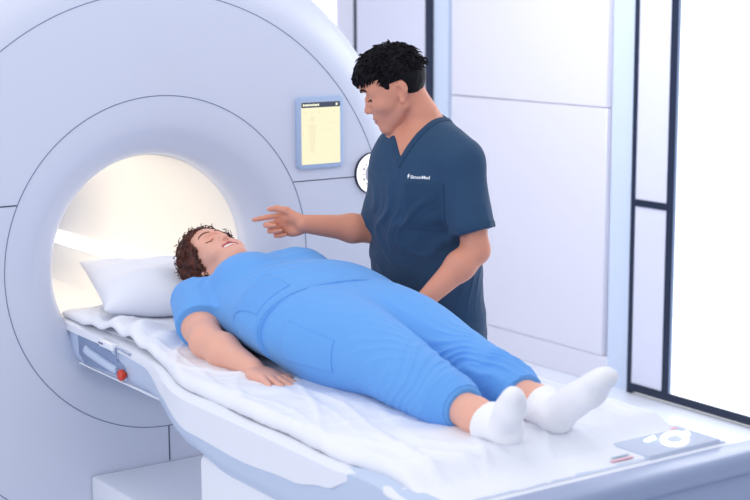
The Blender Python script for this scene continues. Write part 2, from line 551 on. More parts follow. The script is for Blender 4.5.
for cy_ in (0.530, 0.556, 0.584, 0.642): yz_plate('menu_icon', arc(cy_, 1.506, 0.0045, 0, 330, 8), 0.0130, 0.0134, M_scrink, scr)
bm = bmesh.new()
prism(bm, arc(0.556, 1.482, 0.011, 0, 340, 12), 0, 0.0130, 0.0134)
prism(bm, [(0.541, 1.466), (0.571, 1.466), (0.568, 1.42), (0.564, 1.37), (0.548, 1.37), (0.544, 1.42)], 0, 0.0130, 0.0134)
bm_link('body_figure', bm, M_scrink, scr)
for r_ in ((0.60, 0.655, 1.468, 1.471), (0.60, 0.640, 1.445, 1.448), (0.638, 0.660, 1.340, 1.344), (0.5165, 0.522, 1.43, 1.44)):
    yz_plate('text_line', rrect(*r_, 0.001, 1), 0.0130, 0.0134, M_scrink, scr)

# round control dial
M_dial = mat('dial_white', rgb(250, 250, 252), 0.3, 0.4, emit=(1, 1, 1, 1), estr=0.7)
M_dialmark = mat('dial_marks', rgb(196, 196, 196), 0.4, 0.3)
M_dialhub = mat('dial_hub', rgb(196, 206, 232), 0.25, 0.5)
def disc(name, r, x0, x1, m, parent, cy_=0.806, cz_=1.284, r_in=None, bevel=0.0):
    bm = bmesh.new(); n = 56
    if r_in is None:
        prism(bm, arc(cy_, cz_, r, 0, 360 - 360 / n, n - 1), 0, x0, x1)
    else:
        o = arc(cy_, cz_, r, 0, 360 - 360 / n, n - 1); i_ = arc(cy_, cz_, r_in, 0, 360 - 360 / n, n - 1)
        g = [[bm.verts.new((x, a, b)) for a, b in L] for L, x in ((o, x0), (o, x1), (i_, x1), (i_, x0))]
        for q in range(4):
            A, B = g[q], g[(q + 1) % 4]
            for k in range(n): bm.faces.new((A[k], A[(k + 1) % n], B[(k + 1) % n], B[k]))
    return bm_link(name, bm, m, parent, bevel=bevel)
dial = disc('control_dial', 0.0725, -0.004, 0.010, M_frame, scan, bevel=0.002)
disc('light_ring', 0.0695, 0.008, 0.016, M_dial, dial, bevel=0.002)
bm = bmesh.new()
for k in range(16):
    a = 2 * math.pi * k / 16
    cy_, cz_ = 0.806 + 0.046 * math.cos(a), 1.284 + 0.046 * math.sin(a)
    if k % 2: prism(bm, rrect(cy_ - 0.005, cy_ + 0.005, cz_ - 0.005, cz_ + 0.005, 0.002, 2), 0, 0.016, 0.0166)
    else: prism(bm, [(cy_ - 0.006, cz_ - 0.004), (cy_ + 0.006, cz_ - 0.004), (cy_, cz_ + 0.006)], 0, 0.016, 0.0166)
bm_link('button_symbols', bm, M_dialmark, dial)
disc('hub_ring', 0.038, 0.014, 0.019, M_dialmark, dial, r_in=0.034)
disc('hub', 0.034, 0.014, 0.022, M_dialhub, dial, bevel=0.003)
# ------------------------------------------------------------------ patient table
M_grey = mat('table_grey', rgb(188, 203, 228), 0.35, 0.5)
M_grey2 = mat('table_recess', rgb(132, 150, 184), 0.4, 0.4)
M_bumper = mat('foot_bar_grey', rgb(150, 164, 196), 0.3, 0.5)
M_red = mat('stop_red', rgb(206, 62, 40), 0.3, 0.5)
M_glow = mat('ring_light_white', rgb(255, 255, 255), 0.3, 0.2, emit=(1, 1, 1, 1), estr=1.5)
M_green = mat('indicator_green', rgb(220, 250, 232), 0.3, 0.2, emit=(0.72, 1.0, 0.84, 1), estr=1.6)
M_dark = mat('dark_base', rgb(44, 54, 76), 0.5, 0.4)
M_pink = mat('label_pink', rgb(230, 180, 196), 0.5, 0.3)
M_teal = mat('label_grey', rgb(172, 192, 208), 0.5, 0.3)

tab = empty('patient_table', (1.2, 0, 0), 'long grey and white scanner table running out of the lit bore', 'examination table')

def interp(x, tbl):
    for (a, va), (b, vb) in zip(tbl, tbl[1:]):
        if x <= b:
            t = max(0.0, (x - a) / (b - a)); t = t * t * (3 - 2 * t)
            return va + (vb - va) * t
    return tbl[-1][1]
W = [(-0.6, 0.305), (0.42, 0.31), (0.95, 0.415), (2.1, 0.43)]
def wid(x): return interp(x, W)
def loft(name, xs, sec, m, parent, closed=True):
    """sec(x) -> list of (y, z), same length for every x"""
    V = []; F = []; K = len(sec(xs[0]))
    for x in xs: V += [(x, y, z) for y, z in sec(x)]
    for i in range(len(xs) - 1):
        for k in range(K):
            F.append((i * K + k, i * K + (k + 1) % K, (i + 1) * K + (k + 1) % K, (i + 1) * K + k))
    bm = bmesh.new(); vs = [bm.verts.new(v) for v in V]
    for f in F: bm.faces.new([vs[i] for i in f])
    bm.faces.new(vs[:K]); bm.faces.new(vs[-K:])
    o = bm_link(name, bm, m, parent, smooth=True)
    return o
xs = [-0.135] + [-0.10 + 0.025 * i for i in range(84)] + [1.998]
def zlow(x): return interp(x, [(-0.6, 0.752), (0.5, 0.768), (0.9, 0.735), (1.1, 0.706), (2.1, 0.706)])
def gs_(x): return interp(x, [(-0.6, 0.0), (1.62, 0.0), (1.74, 1.0), (1.79, 1.0), (1.86, 0.0), (2.1, 0.0)])
def side_sec(x):
    w = wid(x); zb = zlow(x); q = gs_(x)
    half = [(w - 0.012 - 0.024 * q, 0.872 + 0.008 * q), (w - 0.001 * q, 0.862 + 0.008 * q), (w, zb + 0.045), (w - 0.006, zb + 0.02), (w - 0.022, zb)]
    return [(-a, b) for a, b in half] + [(a, b) for a, b in half[::-1]]
loft('table_body', xs, side_sec, M_grey, tab)
# white moulded rim: steps out at the shoulder and sweeps down along the side
ZR = [(-0.6, 0.868), (0.30, 0.866), (0.48, 0.858), (0.70, 0.826), (0.95, 0.790), (1.2, 0.782), (1.46, 0.796), (1.60, 0.820), (1.72, 0.866), (2.1, 0.866)]
def rt(x): return interp(x, [(-0.6, 0.0), (0.40, 0.0), (0.80, 0.014), (1.82, 0.014), (1.90, 0.020), (2.1, 0.020)])
def rim_sec(x):
    w = wid(x) + 0.006 - 0.016 * gs_(x); z0 = interp(x, ZR)
    dz = rt(x)
    half = [(w - 0.055, 0.889 - dz), (w - 0.02, 0.888 - dz), (w - 0.004, 0.880 - 0.6 * dz), (w + 0.002, 0.866), (w + 0.002, z0 - 0.004), (w - 0.004, z0 - 0.008), (w - 0.03, z0 - 0.006)]
    return [(-a, b) for a, b in half] + [(a, b) for a, b in half[::-1]]
loft('top_rim', [x for x in xs if x < 1.999] + [2.02], rim_sec, mat('rim_white', rgb(226, 230, 241), 0.55, 0.2), tab)
# pedestal
def ped_sec(x): return [(-0.37, 0.0), (-0.37, 0.735), (0.37, 0.735), (0.37, 0.0)]
bm = bmesh.new(); prism(bm, [(0.925, 0.004), (0.925, 0.715), (1.94, 0.715), (1.94, 0.004)], 1, -0.385, 0.385)
bm_link('pedestal', bm, M_white2, tab, bevel=0.015, seg=3)
# recessed handle panel on the side of the head end
yS = -0.3125
pan = bm = bmesh.new()
prism(bm, [(0.012, 0.866), (0.24, 0.851), (0.345, 0.822), (0.345, 0.789), (0.055, 0.777), (0.018, 0.802)], 1, -0.3128, -0.300)
rec = bm_link('handle_panel', bm, M_grey2, tab, bevel=0.003)
bm = bmesh.new()
add_tube(bm, [(0.075, -0.308, 0.828), (0.082, -0.314, 0.825), (0.11, -0.316, 0.821), (0.25, -0.316, 0.807), (0.278, -0.314, 0.804), (0.285, -0.308, 0.803)], [0.012, 0.013, 0.013, 0.013, 0.013, 0.012], 12)
bm_link('handle_bar', bm, M_grey, rec, smooth=True)
bm = bmesh.new(); add_tube(bm, [(0.297, -0.311, 0.806), (0.297, -0.320, 0.806)], 0.007, 12); bm_link('side_button', bm, M_bumper, rec, smooth=True)
bm = bmesh.new()
add_tube(bm, [(0.338, -0.308, 0.799), (0.338, -0.314, 0.799), (0.338, -0.316, 0.799), (0.338, -0.326, 0.799), (0.338, -0.330, 0.799)], [0.010, 0.010, 0.0165, 0.0175, 0.013], 18)
bm_link('stop_knob', bm, M_red, rec, smooth=True)
box('white_edge_strip', 0.02, 0.60, -0.3135, -0.305, 0.7705, 0.7745, M_white2, tab)
# rail clip near the pillow
clip = box('rail_clip', 0.20, 0.30, -0.330, -0.30, 0.862, 0.884, M_white2, tab, bevel=0.005)
bm = bmesh.new(); add_box(bm, 0.205, 0.235, -0.3310, -0.3295, 0.872, 0.877); bm_link('clip_label', bm, mat('clip_violet', rgb(120, 110, 150), 0.5), clip)
bm = bmesh.new(); add_tube(bm, [(0.30, -0.319, 0.835), (0.302, -0.321, 0.868), (0.312, -0.322, 0.878), (0.40, -0.322, 0.872)], 0.0035, 8); bm_link('wire_guide', bm, M_bumper, clip, smooth=True)
# foot end: bar, apron, base strip
bm = bmesh.new()
prism(bm, rrect(2.0, 2.09, 0.812, 0.870, 0.022, 5), 1, -0.62, 0.62)
bm_link('foot_bar', bm, M_bumper, tab, bevel=0.006)
bm = bmesh.new(); prism(bm, [(1.98, 0.60), (1.98, 0.83), (2.075, 0.83), (2.10, 0.74), (2.10, 0.60)], 1, -0.60, 0.60)
bm_link('foot_apron', bm, M_bumper, tab, bevel=0.01)
bm = bmesh.new(); prism(bm, [(1.95, 0.42), (1.95, 0.60), (2.12, 0.60), (2.14, 0.58), (2.14, 0.42)], 1, -0.60, 0.60)
bm_link('foot_base_strip', bm, M_dark, tab, bevel=0.006)
# control panel on the far corner of the foot end
cp = box('control_panel', 1.858, 1.999, 0.175, 0.405, 0.860, 0.8800, mat('panel_grey', rgb(194, 204, 224), 0.7, 0.1), tab, bevel=0.004)
bm = bmesh.new(); cx, cy_ = 1.943, 0.312
pts = [(cx + 0.048 * 0.70 * math.cos(2 * math.pi * i / 40) + 0.026 * 0.58 * math.sin(2 * math.pi * i / 40), cy_ - 0.048 * 0.72 * math.cos(2 * math.pi * i / 40) + 0.026 * 0.815 * math.sin(2 * math.pi * i / 40), 0.8810) for i in range(40)]
add_tube(bm, pts, 0.0070, 10, closed=True)
add_tube(bm, [(cx - 0.010, cy_ + 0.036, 0.8813), (cx - 0.016, cy_ + 0.056, 0.8813)], [0.006, 0.009], 8)
bm_link('ring_light', bm, M_glow, cp, smooth=True)
bm = bmesh.new(); add_tube(bm, [(1.915, 0.248, 0.8812), (1.906, 0.282, 0.8812)], 0.0060, 8); bm_link('indicator_light', bm, M_green, cp, smooth=True)
bm = bmesh.new(); add_box(bm, 1.866, 1.880, 0.36, 0.39, 0.879, 0.8806); bm_link('small_label', bm, M_pink, cp)

# ------------------------------------------------------------------ mattress, sheet, pillow
M_matt = mat('mattress_cover', rgb(226, 230, 242), 0.6, 0.2)
M_sheet = mat('sheet_cotton', rgb(232, 235, 244), 0.75, 0.15, bump=(55, 0.25, 0.006))
M_pil = mat('pillow_cotton', rgb(230, 233, 243), 0.75, 0.15, bump=(40, 0.25, 0.006))
def mw(x): return interp(x, [(-0.6, 0.285), (0.40, 0.29), (0.95, 0.375), (1.6, 0.385), (2.0, 0.37)])
def mat_sec(x):
    w = mw(x) - 0.012; dz = rt(x)
    half = [(w - 0.02, 0.8995), (w - 0.005, 0.896), (w, 0.8935 - 0.4 * dz), (w, 0.8915 - dz), (w - 0.01, 0.8905 - dz)]
    return [(-a, b) for a, b in half] + [(a, b) for a, b in half[::-1]]
mt = loft('mattress', [x for x in xs if x < 1.66], mat_sec, M_matt, None)
tag(mt, 'thin white mattress pad under the rumpled sheet on the scanner table', 'mattress')

# sheet: a grid that wraps over both long edges and the foot, wrinkled
nx, ny = 330, 150
gx = np.linspace(-0.145, 1.9985, nx); gs = np.linspace(-1, 1, ny)
X, S = np.meshgrid(gx, gs, indexing='ij')
Wd = np.array([mw(x) for x in gx])[:, None] + 0.012
Y = S * Wd
edge = np.clip((np.abs(S) - 0.93) / 0.07, 0, 1)
drop = 1 - np.sqrt(np.maximum(1 - edge ** 2, 0))
drop = np.maximum(drop, np.clip((X - 1.975) / 0.022, 0, 1) ** 2 * 0.45)
hang = 0.0150 + np.array([rt(x) for x in gx])[:, None] + 0 * S 
Z = 0.9035 - hang * drop
P3 = np.stack([X.ravel(), Y.ravel(), np.zeros(X.size)], 1)
wr = np.zeros(X.size)
for ang, sc, st, am in ((0.45, 5, 14, 0.009), (-0.5, 5, 15, 0.008), (1.2, 6, 20, 0.005), (-0.12, 4, 22, 0.006)):
    c_, s_ = math.cos(ang), math.sin(ang)
    u = P3[:, 0] * c_ + P3[:, 1] * s_; v = -P3[:, 0] * s_ + P3[:, 1] * c_
    warp = vnoise(np.stack([u * 3 + 11, v * 3 + 5, u * 0 + ang * 3 + 9], 1)) * 0.16
    nval = vnoise(np.stack([u * sc * 0.35 + 20, (v + warp) * st + 20, u * 0 + 3.3 + ang], 1))
    wr += am * (1 - np.abs(nval) * 4).clip(0, 1) ** 1.6
wr = wr.reshape(X.shape)
under = np.exp(-((Y - 0.03) / 0.17) ** 4) * np.clip((X - 0.1) / 0.2, 0, 1) * np.clip((1.55 - X) / 0.2, 0, 1)
amp = (1 - 0.85 * under) * (1 - 0.5 * edge)
Z = Z + wr * amp * 0.6
# bunching of the sheet around the foot of the pillow on the near side
bunch = np.exp(-((X - 0.30) / 0.22) ** 2) * np.exp(-((Y + 0.25) / 0.09) ** 2)
Z = Z + bunch * (0.028 + 0.012 * np.sin(X * 46 + Y * 30))
fold = np.exp(-((Y + 0.30 + 0.10 * (X - 1.75)) / 0.016) ** 2) * np.clip((X - 1.55) / 0.12, 0, 1) * np.clip((2.0 - X) / 0.06, 0, 1)
Z = Z + 0.012 * fold
ft = np.clip((X - 1.815) / 0.085, 0, 1); ft = ft * ft * (3 - 2 * ft)
Z = np.where(ft > 0, Z * (1 - ft) + (0.8725 + (Z - 0.9035).clip(-0.003, 0.006) * 0.4) * ft, Z)
Y = Y + np.where(S < 0, -1, 1) * edge * 0.004 * np.sin(X * 17) 
V = np.stack([X, Y, Z], -1).reshape(-1, 3)
ii, jj = np.meshgrid(np.arange(nx - 1), np.arange(ny - 1), indexing='ij')
F = np.stack([ii * ny + jj, (ii + 1) * ny + jj, (ii + 1) * ny + jj + 1, ii * ny + jj + 1], -1).reshape(-1, 4)
sh = link('bed_sheet', np_mesh('bed_sheet', V, F), M_sheet)
so = sh.modifiers.new('thickness', 'SOLIDIFY'); so.thickness = 0.0025; so.offset = -1
tag(sh, 'wrinkled white sheet spread over the scanner table under the lying woman', 'bed sheet')
lab = box('sheet_tag', 1.950, 1.956, 0.105, 0.155, 0.8755, 0.8768, M_teal, sh)
lab = box('sheet_tag', 1.967, 1.977, 0.085, 0.150, 0.8755, 0.8768, M_pink, sh)

def pillow(name, c, lx, ly, th, rot, label, m, n=70, seed=0.0):
    u = np.linspace(-1, 1, n); U, Vv = np.meshgrid(u, u, indexing='ij')
    fx = 1 - 0.10 * (1 - np.abs(Vv) ** 2) * np.abs(U) ** 3     # sides pulled in between the corners
    fy = 1 - 0.08 * (1 - np.abs(U) ** 2) * np.abs(Vv) ** 3
    px, py = U * lx * fx, Vv * ly * fy
    prof = np.maximum((1 - np.abs(U) ** 2.6), 0) ** 0.55 * np.maximum((1 - np.abs(Vv) ** 2.6), 0) ** 0.55
    pp = np.stack([px.ravel() * 9 + seed + 30, py.ravel() * 9 + 30, px.ravel() * 0 + 7], 1)
    wrk = (vnoise(pp) * 0.016 + vnoise(pp * np.array([2.6, 1.4, 1])) * 0.010).reshape(U.shape)
    lift = 0.085 * np.clip((-U - Vv) / 2, 0, 1) ** 2
    zt = prof * th * 0.62 + wrk * prof ** 0.5; zb = -prof * th * 0.38
    zt = zt + lift; zb = zb + lift
    A = np.stack([px, py, zt], -1).reshape(-1, 3); B = np.stack([px, py, zb], -1).reshape(-1, 3)
    V = np.vstack([A, B]); i, j = np.meshgrid(np.arange(n - 1), np.arange(n - 1), indexing='ij')
    f = np.stack([i * n + j, (i + 1) * n + j, (i + 1) * n + j + 1, i * n + j + 1], -1).reshape(-1, 4)
    F = np.vstack([f, f[:, ::-1] + n * n])
    me = np_mesh(name, V, F)
    bm = bmesh.new(); bm.from_mesh(me); bmesh.ops.remove_doubles(bm, verts=bm.verts, dist=1e-5); bm.to_mesh(me); bm.free()
    o = link(name, me, m)
    o.location = c; o.rotation_euler = rot
    return tag(o, label, 'pillow')
pillow('pillow', (0.03, 0.01, 0.958), 0.205, 0.26, 0.165, (0.0, 0.0, math.radians(-14)),
       'plump white pillow under the curly-haired head at the mouth of the bore', M_pil)
# ------------------------------------------------------------------ people
M_skin_m = mat('skin_man', rgb(212, 146, 122), 0.5, 0.35, sss=0.12)
M_skin_w = mat('skin_woman', rgb(228, 172, 152), 0.48, 0.35, sss=0.12)
M_lip_m = mat('lips_man', rgb(186, 112, 104), 0.45, 0.4)
M_lip_w = mat('lips_woman', rgb(190, 96, 96), 0.4, 0.4)
M_hair_m = mat('hair_black', rgb(17, 16, 22), 0.6, 0.12)
M_hair_w = mat('hair_auburn', rgb(92, 46, 34), 0.5, 0.3, vary=(60, rgb(56, 28, 24)))
M_brow_m = mat('brow_black', rgb(40, 30, 30), 0.7, 0.1)
M_brow_w = mat('brow_brown', rgb(128, 88, 74), 0.7, 0.1)
M_eye = mat('eye_white', rgb(232, 226, 224), 0.2, 0.5)
M_iris = mat('iris_dark', rgb(44, 28, 24), 0.15, 0.5)
M_teeth = mat('teeth', rgb(246, 242, 236), 0.25, 0.5)
M_nail_m = mat('nail_tan', rgb(224, 164, 146), 0.3, 0.5)
M_nail = mat('nail_pink', rgb(240, 190, 186), 0.25, 0.5)
M_navy = mat('scrub_navy', rgb(46, 74, 104), 0.8, 0.15, sheen=0.1)
M_navy2 = mat('scrub_navy_trim', rgb(42, 69, 98), 0.8, 0.15, sheen=0.1)
M_blue = mat('scrub_sky_blue', rgb(102, 162, 228), 0.8, 0.15, sheen=0.1)
M_blue2 = mat('scrub_sky_blue_trim', rgb(98, 158, 226), 0.8, 0.15, sheen=0.1)
M_sock = mat('sock_white', rgb(238, 239, 244), 0.9, 0.1, bump=(900, 0.25, 0.001))
M_shoe = mat('shoe_dark', rgb(40, 44, 54), 0.5, 0.3)
M_logo = mat('logo_white', rgb(240, 244, 250), 0.6, 0.2)

class Frame:
    """local head / hand space: columns F (x), L (y), U (z)"""
    def __init__(s, o, f, u, sc=1.0, sy=1.0):
        s.o = np.asarray(o, float); F_ = nrm(f); L_ = nrm(np.cross(u, F_)); U_ = np.cross(F_, L_)
        s.M = np.stack([F_, L_ * sy, U_], 1); s.sc = sc
    def __call__(s, x, y, z): return s.o + s.M @ (np.array([x, y, z], float) * s.sc)
    def inv(s, P): return ((P - s.o) @ s.M) / s.sc
    def d(s, x, y, z): return s.M @ np.array([x, y, z], float)

def head(fd, T, p):
    """p: dict of small differences between the two heads"""
    s = T.sc; M = T.M
    E = lambda c, r, k=0.01, op='add', R=None, cut=None: fd.ell(T(*c), np.array(r) * s, M if R is None else M @ R, k * s, op, cut)
    K = lambda a, b, ra, rb, k=0.01, op='add': fd.cone(T(*a), T(*b), ra * s, rb * s, k * s, op)
    E((0.006, 0, 0.042), (0.092, 0.075, 0.084), 0.0)
    E((0.030, 0, 0.015), (0.066, 0.068, 0.080), 0.03)
    E((0.036, 0, -0.028), (0.054, 0.056 + p.get('cheek', 0), 0.066), 0.02)
    for q in (-1, 1):
        K((0.004, 0.050 * q, -0.042), (0.068, 0.014 * q, -0.088), 0.015, 0.015 + p.get('jaw', 0), 0.015)
        E((0.058, 0.042 * q, -0.016), (0.026, 0.024, 0.020), 0.025)                 # cheekbone
        K((0.086, 0.006 * q, 0.033), (0.066, 0.050 * q, 0.036), 0.010, 0.011, 0.02)  # brow ridge
    E((0.052, 0, 0.068), (0.042, 0.052, 0.050), 0.03)                                # forehead
    E((0.066, 0, -0.056), (0.030, 0.032, 0.032), 0.025)                              # muzzle
    E((0.073, 0, -0.091), (0.019, 0.021, 0.016), 0.02)                               # chin
    for q in (-1, 1):
        E((0.098, 0.031 * q, 0.013), (0.016, 0.017, 0.012), 0.014, 'sub')            # eye socket
    E((0.099, 0, 0.024), (0.012, 0.05, 0.008), 0.012, 'sub')
    K((0.086, 0, 0.020), (0.103, 0, -0.018), 0.0075, 0.0105, 0.012)                  # nose
    E((0.106, 0, -0.022), (0.011, 0.0115, 0.010), 0.008)
    for q in (-1, 1):
        E((0.094, 0.0125 * q, -0.026), (0.0115, 0.0075, 0.0085), 0.006)
        E((0.100, 0.0062 * q, -0.0335), (0.0055, 0.0032, 0.0035), 0.003, 'sub')
        R = np.array(Matrix.Rotation(math.radians(-3 * q), 3, 'X'))
        E((-0.006, 0.071 * q, 0.004), (0.016, 0.008, 0.028), 0.006, R=R)             # ear
        E((-0.012, 0.077 * q, 0.012), (0.016, 0.006, 0.023), 0.003, R=R)
        E((-0.001, 0.081 * q, 0.006), (0.0085, 0.008, 0.015), 0.002, 'sub', R=R)
        E((0.002, 0.073 * q, -0.024), (0.009, 0.0065, 0.010), 0.005)
        # eyelids
        up = T.d(*p.get('lid_n', (0.25, 0, -1.0)))
        E((0.0735, 0.031 * q, 0.0135), (0.0142, 0.0155, 0.0135), 0.002, cut=(nrm(up), p.get('lid_up', 0.003) * s))
        E((0.0730, 0.031 * q, 0.0120), (0.0138, 0.0150, 0.0130), 0.002, cut=(-nrm(up), -p.get('lid_lo', 0.006) * s))
    # mouth
    if p.get('smile'):
        E((0.099, 0, -0.0580), (0.030, 0.031, 0.0090), 0.004, 'sub')
        for q in (-1, 1):
            K((0.0965, 0, -0.0460), (0.081, 0.032 * q, -0.0510), 0.0044, 0.0028, 0.003)
            K((0.094, 0, -0.0715), (0.081, 0.031 * q, -0.0560), 0.0058, 0.0028, 0.003)
            E((0.066, 0.042 * q, -0.040), (0.022, 0.020, 0.020), 0.02)               # smiling cheek
    else:
        for q in (-1, 1):
            K((0.0965, 0, -0.0515), (0.084, 0.021 * q, -0.0565), 0.0050, 0.0030, 0.005)
            K((0.0945, 0, -0.0625), (0.084, 0.019 * q, -0.0585), 0.0062, 0.0030, 0.005)
        E((0.103, 0, -0.0572), (0.012, 0.022, 0.0012), 0.003, 'sub')

def lips_mask(T, P, smile):
    q = T.inv(P)
    if smile:
        a = (q[:, 1] / 0.033) ** 2 + ((q[:, 2] + 0.0585 - 0.004 * (q[:, 1] / 0.027) ** 2) / 0.0145) ** 2
    else:
        a = (q[:, 1] / 0.0235) ** 2 + ((q[:, 2] + 0.0575) / 0.0105) ** 2
    return (a < 1) & (q[:, 0] > 0.066)

def face_bits(T, parent, p, brow_m, V):
    """eyeballs, brows, lashes as small meshes"""
    s = T.sc; loc = T.inv(V); loc = loc[(loc[:, 0] > 0.03) & (np.abs(loc[:, 1]) < 0.08) & (np.abs(loc[:, 2]) < 0.1)]
    def snap(y, z, e):
        m = (loc[:, 1] - y) ** 2 + (loc[:, 2] - z) ** 2 < 0.0045 ** 2
        return (loc[m, 0].max() if m.any() else 0.08) + e
    for q in (-1, 1):
        bm = bmesh.new(); bmesh.ops.create_uvsphere(bm, u_segments=16, v_segments=10, radius=0.0128 * s)
        bmesh.ops.translate(bm, verts=bm.verts, vec=Vector(T(0.0725, 0.031 * q, 0.0128)))
        e = bm_link('eyeball', bm, M_eye, parent, smooth=True)
        g = nrm(T.d(*p.get('gaze', (1, 0, -0.3))))
        bm = bmesh.new(); bmesh.ops.create_uvsphere(bm, u_segments=12, v_segments=8, radius=0.0062 * s)
        bmesh.ops.translate(bm, verts=bm.verts, vec=Vector(T(0.0725, 0.031 * q, 0.0128) + g * 0.0078 * s))
        bm_link('iris', bm, M_iris, e, smooth=True)
        bm = bmesh.new()
        pts = [(0.0960, 0.009, 0.0370), (0.0955, 0.020, 0.0415), (0.0905, 0.032, 0.0440), (0.0815, 0.044, 0.0425), (0.071, 0.052, 0.037)]
        add_tube(bm, [T(snap(b * q, c, -0.0008), b * q, c) for a, b, c in pts], [v * s * p.get('brow', 1.0) for v in (0.0022, 0.0040, 0.0040, 0.0032, 0.0012)], 8)
        bm_link('eyebrow', bm, brow_m, parent, smooth=True)
        bm = bmesh.new(); zz = p.get('lash', 0.006)
        pts = [(0.0815, 0.0180, zz - 0.001), (0.0868, 0.024, zz + 0.0005), (0.0884, 0.031, zz + 0.001), (0.0862, 0.038, zz), (0.0790, 0.0460, zz - 0.002)]
        add_tube(bm, [T(snap(b * q, c, -0.0004), b * q, c) for a, b, c in pts], [0.0010 * s, 0.0018 * s, 0.0021 * s, 0.0021 * s, 0.0010 * s], 6)
        bm_link('eyelashes', bm, brow_m, parent, smooth=True)

def hand(fd, T, curls, thumb, spread=(0.10, 0.02, -0.06, -0.15), k=0.008, fat=1.0):
    """T: x along the fingers, y to the thumb side, z = back of the hand. curls: 4 x (base, middle, tip) bend in degrees"""
    s = T.sc; out = []
    fd.ell(T(0.048, 0.001, 0.000), np.array([0.050, 0.040 * fat, 0.0155]) * s, T.M, 0.012 * s)
    fd.ell(T(0.030, 0.022, -0.008), np.array([0.034, 0.017, 0.015]) * s, T.M, 0.012 * s)
    fd.ell(T(0.036, -0.024, -0.006), np.array([0.036, 0.014, 0.014]) * s, T.M, 0.012 * s)
    base = ((0.088, 0.029), (0.092, 0.009), (0.088, -0.011), (0.080, -0.029))
    leng = ((0.044, 0.026, 0.021), (0.049, 0.030, 0.022), (0.046, 0.028, 0.021), (0.035, 0.021, 0.019))
    rr = ((0.0098, 0.0088, 0.0080, 0.0064), (0.0100, 0.0090, 0.0082, 0.0066), (0.0096, 0.0086, 0.0078, 0.0062), (0.0086, 0.0076, 0.0070, 0.0056))
    for i in range(4):
        x, y = base[i]; a = 0.0; sp = spread[i]
        pts = [(x - 0.035, y * 0.75, 0.0), (x, y, 0.0)]; pos = np.array([x, y, 0.0])
        for j in range(3):
            a += math.radians(curls[i][j])
            pos = pos + leng[i][j] * np.array([math.cos(a) * math.cos(sp), math.cos(a) * math.sin(sp), -math.sin(a)])
            pts.append(tuple(pos))
        r = [0.0095 * fat] + [v * fat for v in rr[i]]
        W_ = [T(*q) for q in pts]
        fd.chain(W_, [v * s for v in r], 0.0025 * s)
        out.append(W_)
    W_ = [T(*q) for q in thumb]
    fd.chain(W_, np.array([0.015, 0.0125, 0.0105, 0.0078]) * s * fat, 0.004 * s)
    out.append(W_)
    return out

def nail(fp, Tz, parent, r=0.0062, m_=None):
    a, b = np.asarray(fp[-2]), np.asarray(fp[-1]); d = nrm(b - a); n = nrm(np.asarray(Tz) - d * (np.asarray(Tz) @ d)); y = np.cross(n, d)
    bm = bmesh.new(); bmesh.ops.create_uvsphere(bm, u_segments=12, v_segments=8, radius=1)
    m = Matrix(np.vstack([np.column_stack([d * 0.0072, y * r * 0.9, n * 0.0018, b + d * 0.0005 + n * 0.0056]), [0, 0, 0, 1]]).tolist())
    bmesh.ops.transform(bm, matrix=m, verts=bm.verts)
    return bm_link('fingernail', bm, m_ or M_nail, parent, smooth=True)

def cloth(V, F, fine=0.002, coarse=0.004, dirs=(), seed=0):
    """push a garment surface in and out along its normals: wrinkles"""
    Nn = normals(V, F); w = np.zeros(len(V))
    w += coarse * vnoise(V * 9 + seed + 20) * 1.6
    for (c, u, wl, reach, amp) in dirs:
        # a bundle of folds: centre c, running along u, wavelength wl, fading over reach
        c = np.asarray(c); u = nrm(u); R = V - c
        f = np.exp(-(np.linalg.norm(R, axis=1) / reach) ** 2)
        al = R @ u
        warp = vnoise(V * 6 + seed + 40) * wl * 3.2 + vnoise(V * 15 + seed) * wl * 0.8
        perp = R - al[:, None] * u
        k = np.cross(u, nrm(np.array([0.3, 0.2, 1.0]))); k = nrm(k)
        ph = (perp @ k + warp) / wl * 2 * np.pi
        w += 0.8 * amp * f * (np.cos(ph) + 0.35 * np.cos(2 * ph)) * (0.6 + 1.6 * vnoise(V * 5 + seed + 9))
    w += fine * vnoise(V * np.array([34, 34, 34]) + seed + 60)
    return V + Nn * w[:, None]
